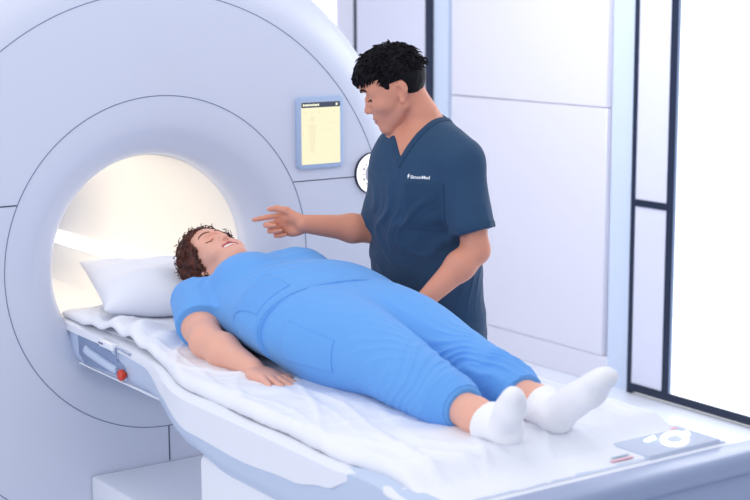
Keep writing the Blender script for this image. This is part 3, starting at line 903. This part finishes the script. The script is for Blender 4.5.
# ------------------------------------------------------------------ the lying woman
def build_patient():
    h = 0.0026 * Q
    fd = Field((-0.02, -0.44, 0.88), (2.0, 0.50, 1.30), h)
    # head: crown towards the bore and slightly to the near side, face up and turned to the man
    T = Frame((0.253, 0.054, 1.069), (0.201, -0.043, 0.979), (-0.968, -0.163, 0.192), 1.0)
    P = dict(cheek=0.006, jaw=0.002, smile=True, lid_n=(0.25, 0, -1), lid_up=0.0030, lid_lo=0.0052, gaze=(1, 0.15, -0.2), lash=0.0095, brow=0.72)
    neck0 = np.array([0.42, 0.07, 1.022])
    head(fd, T, P)
    fd.chain([T(-0.022, 0, -0.03), T(-0.010, 0, -0.095), neck0], [0.055, 0.056, 0.064], 0.03)
    fd.ell(T(0.03, 0, -0.085), (0.045, 0.045, 0.03), T.M, 0.03)
    # trunk (stays inside the clothes)
    spine = [(0.44, 0.07, 1.015), (0.56, 0.06, 1.02), (0.72, 0.045, 1.02), (0.90, 0.03, 1.015), (1.04, 0.025, 1.005)]
    sab = [(0.12, 0.075), (0.17, 0.10), (0.185, 0.105), (0.195, 0.10), (0.18, 0.085)]
    fd.tube(spine, sab, (0, 1, 0), 0.04)
    sh_n, el_n, wr_n = np.array([0.475, -0.135, 1.01]), np.array([0.695, -0.230, 0.955]), np.array([0.935, -0.222, 0.926])
    sh_f, el_f, wr_f = np.array([0.47, 0.255, 1.01]), np.array([0.68, 0.335, 0.972]), np.array([0.85, 0.290, 1.056])
    for a, b, c in ((sh_n, el_n, wr_n), (sh_f, el_f, wr_f)):
        m1 = a * 0.45 + b * 0.55 + np.array([0, 0, -0.004]); m2 = b * 0.65 + c * 0.35
        fd.chain([a, m1, b, m2, c], [0.060, 0.056, 0.043, 0.043, 0.0265], 0.03)
    # near hand flat on the sheet, palm down
    Tn = Frame(wr_n + np.array([0.006, 0, -0.004]), (0.975, 0.10, -0.11), (0.10, 0.10, 1.0), 1.04)
    fing = hand(fd, Tn, ((4, 7, 5), (3, 7, 5), (3, 8, 6), (5, 9, 6)),
                ((0.012, 0.018, -0.004), (0.045, 0.042, -0.006), (0.075, 0.052, -0.006), (0.098, 0.053, -0.008)), spread=(0.16, 0.03, -0.12, -0.30), fat=1.06)
    Tf = Frame(wr_f + np.array([0.006, 0, 0.0]), (0.87, -0.44, 0.24), (-0.05, 0.48, 0.88), 0.96, sy=-1)
    hand(fd, Tf, ((6, 9, 6), (6, 9, 6), (6, 9, 6), (8, 9, 6)),
         ((0.012, 0.018, -0.004), (0.045, 0.044, -0.008), (0.072, 0.055, -0.010), (0.096, 0.057, -0.012)))
    # legs
    legs = []
    for hip, kn, an, he, toe in (((1.00, -0.06, 1.005), (1.32, -0.058, 0.992), (1.700, -0.082, 0.948), (1.790, -0.072, 0.938), (1.878, -0.120, 1.034)),
                                 ((1.00, 0.13, 1.0), (1.30, 0.150, 0.978), (1.695, 0.107, 0.948), (1.782, 0.085, 0.938), (1.935, 0.093, 1.058))):
        hip, kn, an, he, toe = map(np.array, (hip, kn, an, he, toe))
        calf = kn * 0.6 + an * 0.4 + np.array([0, 0, -0.012])
        fd.chain([hip, kn, calf, an], [0.085, 0.060, 0.056, 0.038], 0.03)
        fd.chain([an, he * 0.7 + an * 0.3], [0.040, 0.036], 0.02)
        mid = he * 0.5 + toe * 0.5
        fd.chain([he, mid, toe], [0.024, 0.018, 0.012], 0.015)
        legs.append((hip, kn, an, he, toe))
    V, F = fd.mesh(1)
    keep = V
    lm = lips_mask(T, V, True)
    me = np_mesh('person', V, F)
    body = link('person', me, [M_skin_w, M_lip_w])
    me.polygons.foreach_set('material_index', lm[F].all(1).astype(np.int32))
    tag(body, 'curly-haired woman in sky blue scrubs lying on her back on the scanner table', 'person')
    face_bits(T, body, P, M_brow_w, V)
    bm = bmesh.new(); bmesh.ops.create_uvsphere(bm, u_segments=20, v_segments=10, radius=1)
    bmesh.ops.transform(bm, matrix=Matrix(np.vstack([np.column_stack([T.M * np.array([0.012, 0.0285, 0.0078]), T(0.0835, 0, -0.0560)]), [0, 0, 0, 1]]).tolist()), verts=bm.verts)
    bm_link('teeth', bm, M_teeth, body, smooth=True)
    for fpts in fing[:4]: nail(fpts, Tn.M[:, 2], body)

    # --- curly hair
    hf = Field((0.0, -0.22, 0.93), (0.46, 0.26, 1.30), 0.003 * Q)
    hf.ell(T(0.006, 0, 0.047), np.array([0.098, 0.093, 0.104]), T.M, 0)
    hf.ell(T(0.060, 0, 0.092), np.array([0.034, 0.060, 0.026]), T.M, 0.02)
    for q in (-1, 1): hf.ell(T(0.030, 0.068 * q, 0.055), np.array([0.046, 0.022, 0.042]), T.M, 0.02)
    hf.ell(T(-0.035, 0, -0.002), np.array([0.072, 0.084, 0.07]), T.M, 0.03)
    def cutface(x, y, z):
        q = [(x - T.o[0]) * T.M[0, i] + (y - T.o[1]) * T.M[1, i] + (z - T.o[2]) * T.M[2, i] for i in range(3)]
        front = q[0] - (0.006 + 0.85 * np.clip(q[2], -0.02, 0.2) + 1.6 * np.clip(q[2] - 0.062, 0, 1) + 6.0 * np.clip(np.abs(q[1]) - 0.066, 0, 0.01))
        return front
    hf.keep(lambda x, y, z: cutface(x, y, z))
    HV, HF = hf.mesh(2)
    hn = normals(HV, HF)
    HV = HV + hn * (vnoise(HV * 70 + 10) * 0.012)[:, None]
    rnd = random.Random(4)
    bmh = bmesh.new()
    vs = [bmh.verts.new(v) for v in HV]
    for f in HF: bmh.faces.new([vs[i] for i in f])
    cand = [i for i in range(len(HV)) if T.inv(HV[i:i + 1])[0][0] > -0.10]
    for n_ in range(720):
        i = rnd.choice(cand); p = HV[i]; nn = hn[i]
        q = T.inv(p[None])[0]
        ax = nrm(np.array([rnd.gauss(0, 1) for _ in range(3)]) + nn * 0.8)
        u = nrm(np.cross(ax, [0.3, 0.5, 0.81])); v = np.cross(ax, u)
        R = rnd.uniform(0.0045, 0.0095); L = rnd.uniform(0.008, 0.022); turns = rnd.uniform(1.1, 2.0)
        st = p - nn * 0.004
        pts = []
        for k in range(13):
            t = k / 12
            pts.append(st + ax * L * t + (u * math.cos(2 * math.pi * turns * t) + v * math.sin(2 * math.pi * turns * t)) * R * (0.6 + 0.4 * t))
        add_tube(bmh, pts, [0.0021 * (1 - 0.5 * k / 12) for k in range(13)], 4, caps=False)
    bm_link('hair', bmh, M_hair_w, body, smooth=True)

    # --- scrub top
    g = Field((0.28, -0.40, 0.885), (1.12, 0.50, 1.24), h)
    top_sp = [(0.40, 0.075, 1.018), (0.46, 0.07, 1.018), (0.56, 0.06, 1.025), (0.70, 0.05, 1.022), (0.84, 0.04, 1.028), (0.96, 0.03, 1.018), (1.05, 0.03, 1.012)]
    top_ab = [(0.085, 0.062), (0.165, 0.088), (0.200, 0.110), (0.218, 0.112), (0.238, 0.124), (0.238, 0.114), (0.232, 0.108)]
    g.tube(top_sp, top_ab, (0, 1, 0), 0.03)
    for q in (-0.085, 0.085):                                                        # bust
        g.ell((0.585, 0.055 + q, 1.098), (0.095, 0.090, 0.066), None, 0.04)
    g.ell((0.84, 0.04, 1.085), (0.13, 0.15, 0.070), None, 0.05)                       # belly
    for a, b, sg in ((sh_n, el_n, -1), (sh_f, el_f, 1)):
        d = nrm(b - a); e = a + d * 0.158; dn = nrm(d + np.array([0, sg * 0.28, -0.22]))
        g2 = Field((0.28, -0.40, 0.885), (1.12, 0.50, 1.24), h)
        g2.chain([a + np.array([-0.01, 0, 0.004]), a + d * 0.19], [0.076, 0.076], 0.0)
        g2.keep(lambda x, y, z: (x - e[0]) * dn[0] + (y - e[1]) * dn[1] + (z - e[2]) * dn[2])
        hh = np.maximum(0.025 - np.abs(g.d - g2.d), 0) / 0.025
        g.d = np.minimum(g.d, g2.d) - hh * hh * 0.025 * 0.25
    # hem: slanted cut, and V neck opening
    g.keep(lambda x, y, z: x - (0.985 + 0.10 * (y - 0.0) + 0.02 * np.cos(y * 9)) + 0.10 * np.clip(z - 1.06, 0, 1) * 0)
    nf = T(0.05, 0, -0.15)
    g.ell(np.array([0.385, 0.085, 1.085]), np.array([0.085, 0.085, 0.075]), None, 0.008, 'sub')
    V, F = g.mesh(2)
    V = cloth(V, F, 0.0018, 0.004, [((0.55, -0.12, 1.06), (0.6, -0.5, 0.2), 0.034, 0.10, 0.0045), ((0.60, 0.05, 1.14), (0.2, 1, 0), 0.05, 0.14, 0.004),
                                    ((0.74, -0.10, 1.10), (0.5, 0.8, 0.3), 0.06, 0.13, 0.004), 
                                    ((0.50, -0.17, 1.04), (0.8, -0.5, 0.0), 0.03, 0.08, 0.004)], 3)
    top = link('scrub_top', np_mesh('scrub_top', V, F), M_blue, body)
    Nn = normals(V, F)
    hemx = 0.985 + 0.10 * V[:, 1] + 0.02 * np.cos(V[:, 1] * 9)
    mk = (V[:, 0] > hemx - 0.022) & (Nn[:, 0] < 0.6)
    a, b = patch(V, F, Nn, mk, 0.0016); link('hem_band', np_mesh('hem_band', a, b), M_blue2, top)
    dn = np.linalg.norm((V - np.array([0.385, 0.085, 1.085])) / np.array([0.085, 0.085, 0.075]), axis=1)
    mk = (dn < 1.20) & (Nn[:, 2] > -0.3)
    a, b = patch(V, F, Nn, mk, 0.0018); link('neck_trim', np_mesh('neck_trim', a, b), M_blue2, top)
    mk = (V[:, 0] > 0.80) & (V[:, 0] < 0.93) & (V[:, 1] > -0.205) & (V[:, 1] < -0.10) & (V[:, 2] > 1.0)
    a, b = patch(V, F, Nn, mk, 0.0022)
    if len(b): link('hip_pocket', np_mesh('hip_pocket', a, b), M_blue2, top)

    # --- trousers
    g = Field((0.86, -0.34, 0.885), (1.72, 0.36, 1.24), h)
    g.tube([(0.90, 0.03, 1.018), (0.99, 0.03, 1.015), (1.07, 0.03, 1.005), (1.12, 0.035, 0.995)], [(0.222, 0.110), (0.222, 0.108), (0.206, 0.102), (0.17, 0.085)], (0, 1, 0), 0.03)
    (h1, k1, a1, _, _), (h2, k2, a2, _, _) = legs
    for (hip, kn, an), q in (((h1, k1, a1), -1), ((h2, k2, a2), 1)):
        cuff = kn + (an - kn) * 0.80
        th = hip * 0.5 + kn * 0.5 + np.array([0, -0.004 * q, 0.004])
        cf = kn * 0.52 + cuff * 0.48 + np.array([0, 0, -0.004])
        g.tube([hip + np.array([-0.03, 0.0, 0.006]), th, kn, cf, cuff], [(0.122, 0.110), (0.110, 0.104), (0.084, 0.080 if q < 0 else 0.068), (0.072, 0.066 if q < 0 else 0.060), (0.054, 0.050)], (0, 1, 0), 0.035)
        d = nrm(an - kn)
        g.chain([cuff - d * 0.03, cuff + d * 0.03], [0.057, 0.050], 0.006)
    def cuffcut(x, y, z):
        r = None
        for (kn, an), q in (((k1, a1), -1), ((k2, a2), 1)):
            d = nrm(an - kn); e = kn + (an - kn) * 0.80 + d * 0.03
            c = np.minimum((x - e[0]) * d[0] + (y - e[1]) * d[1] + (z - e[2]) * d[2], (y - 0.025) * q)
            r = c if r is None else np.maximum(r, c)
        return r
    g.keep(cuffcut)
    V, F = g.mesh(2)
    V = cloth(V, F, 0.0018, 0.004, [(h1 + [0.0, 0, 0.07], (0.9, 0.5, 0.2), 0.055, 0.10, 0.004), (k1 + [0.03, -0.05, 0.02], (0.5, 0.3, 0.8), 0.035, 0.09, 0.005),
                                    (k1 + [0.17, -0.03, 0.02], (0.5, -0.3, 0.8), 0.03, 0.09, 0.005), (k2 + [0.10, -0.05, 0.05], (0.8, 0.4, 0.3), 0.034, 0.11, 0.006),
                                    (k2 + [0.22, -0.03, 0.03], (0.9, 0.2, 0.4), 0.03, 0.09, 0.006), ((1.12, -0.12, 1.0), (0.4, 0.2, 0.9), 0.05, 0.09, 0.004),
                                    (h2 + [0.12, -0.05, 0.08], (1, 0.2, 0.1), 0.05, 0.10, 0.004)], 8)
    tr = link('trousers', np_mesh('trousers', V, F), M_blue, body)
    Nn = normals(V, F)
    # thigh pocket with flap on the near leg
    mk = (V[:, 0] > 1.045) & (V[:, 0] < 1.235) & (V[:, 2] > 0.965) & (V[:, 2] < 1.068 - 0.12 * (V[:, 0] - 1.05)) & (V[:, 1] < -0.06)
    a, b = patch(V, F, Nn, mk, 0.0026); pk = link('thigh_pocket', np_mesh('thigh_pocket', a, b), M_blue, tr)
    for kn, an in ((k1, a1), (k2, a2)):
        d = nrm(an - kn); e = kn + (an - kn) * 0.80
        t = (V - e) @ d
        mk = (t > -0.034) & (t < 0.027) & (np.linalg.norm(V - e, axis=1) < 0.11) & (((V[:, 1] - 0.025) * (-1 if kn is k1 else 1)) > 0)
        a, b = patch(V, F, Nn, mk, 0.0022); link('cuff', np_mesh('cuff', a, b), M_blue2, tr)
    # --- socks
    for i, (hip, kn, an, he, toe) in enumerate(legs):
        g = Field((1.64, -0.24, 0.885), (2.02, 0.24, 1.13), 0.0022 * Q)
        ax = nrm(toe - he); mid = he * 0.5 + toe * 0.5
        sh_ = 0.036 if i == 0 else 0.014
        st = an + (he - an) * 0.15
        g.chain([an - (he - an) * 0.02, st, he], [0.043, 0.043, 0.041], 0.03)
        g.ell(he + np.array([0.012, 0, -0.002]), (0.036, 0.034, 0.037), None, 0.02)
        up = nrm(np.array([-0.55, 0, 0.83])); side = nrm(np.cross(ax, up))
        if i == 0: side = nrm(0.50 * CR - 0.87 * CF)
        g.tube([he + ax * 0.01, he + ax * 0.07, mid + ax * 0.02, toe - ax * 0.015, toe + ax * 0.008], [(0.032, 0.035), (0.034, 0.036), (0.039, 0.031), (0.036, 0.023), (0.026, 0.017)] if i else [(0.031, 0.034), (0.029, 0.034), (0.028, 0.031), (0.024, 0.023), (0.018, 0.017)], side, 0.01)
        g.ell(mid + ax * 0.035 + np.array([0.012, 0, -0.006]), (0.028, 0.036, 0.030) if i else (0.024, 0.026, 0.028), None, 0.02)
        d = nrm(he - an)
        e = an + np.array([sh_, 0, 0])
        dd = nrm(np.array([1.0, 0, -0.25]))
        g.keep(lambda x, y, z: -((x - e[0]) * dd[0] + (y - e[1]) * dd[1] + (z - e[2]) * dd[2]))
        V, F = g.mesh(2)
        V = V + normals(V, F) * (vnoise(V * 28 + 33) * 0.003)[:, None]
        link('sock', np_mesh('sock', V, F), M_sock, body)
    return body
woman = build_patient()
# ------------------------------------------------------------------ the standing man
def build_man():
    h = 0.0026 * Q
    fd = Field((0.20, 0.02, 0.86), (1.20, 0.80, 1.82), h)
    IL = -CR                                        # towards the left of the photo, level
    IL = nrm([IL[0], IL[1], 0]); N = nrm([0.81, -0.57, 0.0]); UP = np.array([0, 0, 1.0])
    pd = math.radians(16)
    fw = IL * math.cos(pd) - UP * math.sin(pd); hu = UP * math.cos(pd) + IL * math.sin(pd)
    T = Frame((0.7468, 0.3863, 1.6233), (-0.521, -0.766, -0.376), (-0.177, -0.334, 0.926), 0.98)
    P = dict(lid_n=(0.25, 0, -1), lid_up=0.0060, lid_lo=0.0085, gaze=(1, 0, -0.7), lash=0.0060)
    head(fd, T, P)
    f_t = nrm([0.22, -0.975, 0]); l_t = nrm([0.975, 0.22, 0])
    chest = np.array([0.757, 0.475, 1.30]); neckb = np.array([0.772, 0.45, 1.48]); pelv = np.array([0.654, 0.575, 0.93])
    fd.chain([T(-0.026, 0, -0.03), T(-0.036, 0, -0.085), neckb - UP * 0.01 - f_t * 0.012], [0.048, 0.044, 0.048], 0.015)
    fd.chain([T(-0.012, 0.0, -0.065), neckb - f_t * 0.002], [0.020, 0.036], 0.015)
    sL = neckb + l_t * 0.150 - UP * 0.055; sR = neckb - l_t * 0.108 - UP * 0.085
    for s_ in (sL, sR): fd.chain([neckb + UP * 0.025 - f_t * 0.015, s_ * 0.75 + neckb * 0.25 + UP * 0.006, s_], [0.044, 0.044, 0.050], 0.05)
    spine = [neckb - UP * 0.01, chest + UP * 0.10, chest, pelv * 0.45 + chest * 0.55, pelv + UP * 0.02]
    sab = [(0.085, 0.062), (0.150, 0.100), (0.148, 0.103), (0.14, 0.097), (0.145, 0.098)]
    fd.tube(spine, sab, l_t, 0.04)
    eL = np.array([0.973, 0.495, 1.175]); wL = np.array([0.955, 0.330, 1.050])
    eR = np.array([0.575, 0.420, 1.190]); wR = np.array([0.515, 0.205, 1.222])
    for a, b, c in ((sL, eL, wL), (sR, eR, wR)):
        m1 = a * 0.5 + b * 0.5; m2 = b * 0.68 + c * 0.32
        fd.chain([a, m1, b, m2, c], [0.054, 0.049, 0.037, 0.041, 0.0270], 0.022)
    # pointing right hand, thumb up, palm to the camera
    xh = nrm(IL * 0.86 - N * 0.50 - UP * 0.09); zb = nrm(-N * 0.86 - IL * 0.5 + UP * 0.10)
    TR = Frame(wR + xh * 0.004, xh, zb, 0.94)
    fr = hand(fd, TR, ((4, 9, 6), (66, 78, 44), (74, 84, 48), (78, 84, 50)),
              ((0.014, 0.018, -0.004), (0.046, 0.046, -0.012), (0.080, 0.055, -0.016), (0.108, 0.054, -0.018)), spread=(-0.10, -0.02, -0.02, -0.04))
    # left hand resting beside the thigh
    xl = nrm([-0.15, -0.60, -0.62]); zl = nrm([0.0, -0.70, 0.70])
    xl = nrm([-0.25, -0.30, -0.85]); zl = nrm([0.25, -0.95, 0.28])
    xl = nrm([-0.30, 0.10, -0.90]); zl = nrm([0.10, -0.95, -0.10])
    TL = Frame(wL, xl, zl, 0.98, sy=-1)
    hand(fd, TL, ((16, 22, 14), (16, 24, 14), (18, 24, 14), (20, 24, 14)),
         ((0.012, 0.018, -0.004), (0.045, 0.045, -0.010), (0.072, 0.055, -0.016), (0.094, 0.055, -0.022)))
    V, F = fd.mesh(1)
    me = np_mesh('person', V, F)
    body = link('person', me, [M_skin_m, M_lip_m])
    me.polygons.foreach_set('material_index', lips_mask(T, V, False)[F].all(1).astype(np.int32))
    tag(body, 'standing young man with black hair in a dark navy scrub top, pointing with one hand', 'person')
    face_bits(T, body, P, M_brow_m, V)
    nail(fr[4], TR.M[:, 1], body, m_=M_nail_m)

    # --- hair: short sides, thick textured top falling over the forehead
    s = T.sc
    hf = Field(T.o - 0.17, T.o + np.array([0.17, 0.17, 0.21]), 0.0026 * Q)
    hf.ell(T(0.010, 0, 0.050), np.array([0.100, 0.081, 0.089]) * s, T.M, 0)
    hf.ell(T(0.042, 0, 0.076), np.array([0.064, 0.068, 0.049]) * s, T.M, 0.02)
    hf.ell(T(-0.022, 0, 0.044), np.array([0.072, 0.076, 0.084]) * s, T.M, 0.02)
    for q in (-1, 1): hf.ell(T(0.026, 0.0655 * q, 0.028), np.array([0.016, 0.010, 0.030]) * s, T.M, 0.006)
    def hl(x, y, z):
        q = [((x - T.o[0]) * T.M[0, i] + (y - T.o[1]) * T.M[1, i] + (z - T.o[2]) * T.M[2, i]) / s for i in range(3)]
        side = np.abs(q[1])
        # lower limit of the hair as it runs from the nape over the ear to the fringe
        low = np.where(q[0] < -0.022, -0.012 - 0.55 * (-0.022 - q[0]), np.where(q[0] < 0.020, 0.036, np.where(q[0] < 0.045, 0.012 + 0.0 * q[0], 0.062)))
        front = q[0] - 0.110
        return np.maximum(low - q[2], front) * 0.8
    hf.keep(hl)
    HV, HF = hf.mesh(3)
    hn = normals(HV, HF); loc = T.inv(HV)
    amt = np.clip((loc[:, 2] - 0.02) / 0.06, 0.12, 1)
    st = np.stack([loc[:, 0] * 30 + 20, loc[:, 1] * 75 + 20, loc[:, 2] * 55 + 20], 1)
    HV = HV + hn * (amt * (np.abs(vnoise(st)) * -0.022 + 0.004 + vnoise(st * 2.3) * 0.006))[:, None]
    bmh = bmesh.new(); vs = [bmh.verts.new(v) for v in HV]
    for f in HF: bmh.faces.new([vs[i] for i in f])
    rnd = random.Random(11)
    top = [i for i in range(len(HV)) if loc[i, 2] > 0.045]
    for n_ in range(900):
        i = rnd.choice(top); p = HV[i]; nn = hn[i]; q = loc[i]
        d = nrm(T.d(0.75 + rnd.gauss(0, 0.3), rnd.gauss(0, 0.35), -0.25 + rnd.gauss(0, 0.3)) + nn * rnd.uniform(0.15, 0.6))
        L = rnd.uniform(0.010, 0.022) * s
        if q[0] > 0.075: d = nrm(T.d(0.30, rnd.gauss(0, 0.25), -0.95)); L *= 0.75
        if q[0] < -0.03: d = nrm(T.d(-0.45 + rnd.gauss(0, 0.3), rnd.gauss(0, 0.3), -0.6) + nn * 0.35)
        pts = [p - nn * 0.004, p + d * L * 0.45 + nn * 0.002, p + d * L - nn * 0.002 * rnd.random() + T.d(0, 0, -0.12) * L]
        add_tube(bmh, pts, [0.0030, 0.0024, 0.0004], 5, caps=False)
    for n_ in range(26):                                   # fringe
        yy = -0.062 + 0.124 * n_ / 25 + rnd.gauss(0, 0.002)
        xx = 0.098 - 0.030 * (yy / 0.06) ** 2
        p = T(xx - 0.006, yy, 0.088); e = T(xx + rnd.uniform(-0.002, 0.008), yy + rnd.gauss(0, 0.006), 0.064 + rnd.uniform(-0.008, 0.007))
        add_tube(bmh, [p, (p + e) / 2 + T.d(0.006, 0, 0), e], [0.0065, 0.0052, 0.0006], 6, caps=False)
    bm_link('hair', bmh, M_hair_m, body, smooth=True)

    # --- scrub top
    g = Field((0.44, 0.22, 0.84), (1.20, 0.80, 1.58), h)
    tsp = [neckb - UP * 0.012, chest + UP * 0.10, chest, pelv * 0.5 + chest * 0.5 - l_t * 0.012, pelv + UP * 0.02, pelv - UP * 0.06]
    tab_ = [(0.098, 0.072), (0.162, 0.109), (0.170, 0.118), (0.178, 0.120), (0.170, 0.122), (0.168, 0.122)]
    g.tube(tsp, tab_, l_t, 0.03)
    for s_ in (sL, sR): g.chain([neckb + UP * 0.024 - f_t * 0.015, s_ * 0.75 + neckb * 0.25 + UP * 0.010, s_], [0.053, 0.053, 0.058], 0.05)
    cuts = []
    for a, b in ((sL, eL), (sR, eR)):
        cuts.append((a, nrm(b - a)))
    g.keep(lambda x, y, z: (pelv[2] - 0.045) - z + 0 * x + 0 * y)
    for (a, d), q in zip(cuts, (1, -1)):
        e = a + d * (0.205 if q > 0 else 0.195); dn = nrm(d + l_t * q * 0.10)
        g2 = Field((0.44, 0.22, 0.84), (1.20, 0.80, 1.58), h)
        g2.chain([a, a + d * 0.27], [0.059 if q > 0 else 0.054, 0.070 if q > 0 else 0.056], 0.0)
        g2.keep(lambda x, y, z: (x - e[0]) * dn[0] + (y - e[1]) * dn[1] + (z - e[2]) * dn[2])
        hh = np.maximum(0.03 - np.abs(g.d - g2.d), 0) / 0.03
        g.d = np.minimum(g.d, g2.d) - hh * hh * 0.03 * 0.25
    # V neck: a wedge cut away in front of the throat
    vb = neckb + f_t * 0.10 - UP * 0.045
    def vneck(x, y, z):
        px, py, pz = x - vb[0], y - vb[1], z - vb[2]
        a = np.abs(px * l_t[0] + py * l_t[1]); f = px * f_t[0] + py * f_t[1]
        return np.maximum(np.maximum(a - 0.60 * pz, -(f + 0.17)), pz - 0.3) * 0.8
    g.put(vneck, vb - 0.32, vb + 0.32, 0.004, 'sub')
    g.chain([neckb - UP * 0.03, neckb + UP * 0.12 - f_t * 0.01], [0.052, 0.060], 0.004, 'sub')
    V, F = g.mesh(2)
    bk = -f_t
    V = cloth(V, F, 0.0016, 0.005, [(chest + l_t * 0.12 - UP * 0.10 + f_t * 0.08, (0.25, 0.1, 1), 0.045, 0.13, 0.006), (chest - l_t * 0.10 - UP * 0.05 + f_t * 0.1, (-0.2, 0, 1), 0.05, 0.12, 0.005),
                                    (pelv + l_t * 0.13 + UP * 0.10, (0.15, 0.1, 1), 0.06, 0.16, 0.0045), (sL + l_t * 0.03 - UP * 0.05, (0.5, -0.2, 0.8), 0.05, 0.08, 0.004),
                                    (pelv - l_t * 0.05 + UP * 0.15 + f_t * 0.1, (0.1, 0.1, 1), 0.06, 0.14, 0.0055)], 5)
    tp = link('scrub_top', np_mesh('scrub_top', V, F), M_navy, body)
    Nn = normals(V, F)
    R = V - vb; a = np.abs(R @ l_t); f = R @ f_t
    mk = (a - 0.60 * R[:, 2] < 0.022) & (f > -0.16) & (R[:, 2] > -0.03) & (R[:, 2] < 0.14) & (Nn @ f_t > -0.4) & (a < 0.13)
    A, B = patch(V, F, Nn, mk, 0.0018); link('neck_band', np_mesh('neck_band', A, B), M_navy2, tp)
    ca = chest + UP * 0.012
    R = V - ca; u = R @ l_t; w = R @ UP
    mk = (u > 0.035) & (u < 0.150) & (w > -0.085) & (w < 0.055 - 0.0 * u) & (Nn @ f_t > 0.25)
    A, B = patch(V, F, Nn, mk, 0.0022); pkt = link('chest_pocket', np_mesh('chest_pocket', A, B), M_navy2, tp)
    # hem bands of sleeve and body
    e = cuts[0][0] + cuts[0][1] * 0.205; dn = nrm(cuts[0][1] + l_t * 0.10); t = (V - e) @ dn
    mk = (t > -0.020) & (t < -0.0015) & (np.linalg.norm(V - e, axis=1) < 0.095) & (Nn @ dn < 0.6) & ((V - e) @ l_t > -0.058)
    A, B = patch(V, F, Nn, mk, 0.0016); link('sleeve_hem', np_mesh('sleeve_hem', A, B), M_navy2, tp)
    # stitched logo above the pocket: small lightning-like mark and lettering, laid on the cloth
    cu = bpy.data.curves.new('logo_text', 'FONT'); cu.body = 'SimonMed'; cu.size = 0.0130; cu.extrude = 0.0002; cu.offset = 0.0003
    to = bpy.data.objects.new('logo_text', cu); COL.objects.link(to)
    dg = bpy.context.evaluated_depsgraph_get(); tm = bpy.data.meshes.new_from_object(to.evaluated_get(dg))
    bpy.data.objects.remove(to)
    bm = bmesh.new(); bm.from_mesh(tm)
    bmesh.ops.translate(bm, verts=bm.verts, vec=(0.013, 0, 0))
    mark = [(0.0075, 0.0155), (0.012, 0.0155), (0.0095, 0.0095), (0.014, 0.0095), (0.004, -0.004), (0.0065, 0.0060), (0.0015, 0.0060)]
    vs = [bm.verts.new((x_ * 0.8, y_ * 0.8, 0.0002)) for x_, y_ in mark]; bm.faces.new(vs)
    bmesh.ops.subdivide_edges(bm, edges=[ed for ed in bm.edges if ed.calc_length() > 0.004], cuts=2)
    o0 = ca + UP * 0.066
    fr_idx = np.where(Nn @ f_t > 0.3)[0]; Vu = (V[fr_idx] - o0) @ l_t; Vw = (V[fr_idx] - o0) @ UP
    for v in bm.verts:
        u_, w_ = 0.040 + v.co.x * 1.02, v.co.y
        j = fr_idx[np.argmin((Vu - u_) ** 2 + (Vw - w_) ** 2)]
        fdep = (V[j] - o0) @ f_t
        p_ = o0 + l_t * u_ + UP * w_ + f_t * (fdep + 0.0016) + f_t * v.co.z
        v.co = Vector(p_)
    bm_link('chest_logo', bm, M_logo, tp)

    # --- trousers and shoes (behind the table)
    g = Field((0.48, 0.36, 0.02), (1.02, 0.82, 1.0), 0.005)
    hp = pelv - UP * 0.02
    g.tube([hp + UP * 0.03, hp - UP * 0.06, hp - UP * 0.14], [(0.165, 0.112), (0.172, 0.118), (0.13, 0.10)], l_t, 0.03)
    feet = []
    for q in (-1, 1):
        hj = hp + l_t * 0.088 * q - UP * 0.08; kn = np.array([hj[0] + 0.01 * q, hj[1] + 0.015, 0.49]); an = np.array([hj[0] + 0.02 * q, hj[1] + 0.04, 0.075])
        g.tube([hj, hj * 0.5 + kn * 0.5, kn, kn * 0.5 + an * 0.5, an], [(0.092, 0.098), (0.088, 0.094), (0.072, 0.078), (0.070, 0.078), (0.068, 0.074)], l_t, 0.03, flat=True)
        feet.append(an)
    V, F = g.mesh(1)
    V = cloth(V, F, 0.002, 0.008, [], 15)
    link('trousers', np_mesh('trousers', V, F), M_navy, body)
    for an in feet:
        g = Field(an - np.array([0.12, 0.26, 0.08]), an + np.array([0.12, 0.12, 0.08]), 0.004)
        hl_ = an - f_t * 0.05; to_ = an + f_t * 0.17
        g.tube([(hl_[0], hl_[1], 0.045), (an[0], an[1], 0.055), (an[0] * 0.4 + to_[0] * 0.6, an[1] * 0.4 + to_[1] * 0.6, 0.045), (to_[0], to_[1], 0.034)],
               [(0.034, 0.042), (0.038, 0.052), (0.046, 0.040), (0.036, 0.026)], l_t, 0.02)
        g.keep(lambda x, y, z: 0.004 - z + 0 * x + 0 * y)
        V, F = g.mesh(1)
        link('shoe', np_mesh('shoe', V, F), M_shoe, body)
    return body
man = build_man()
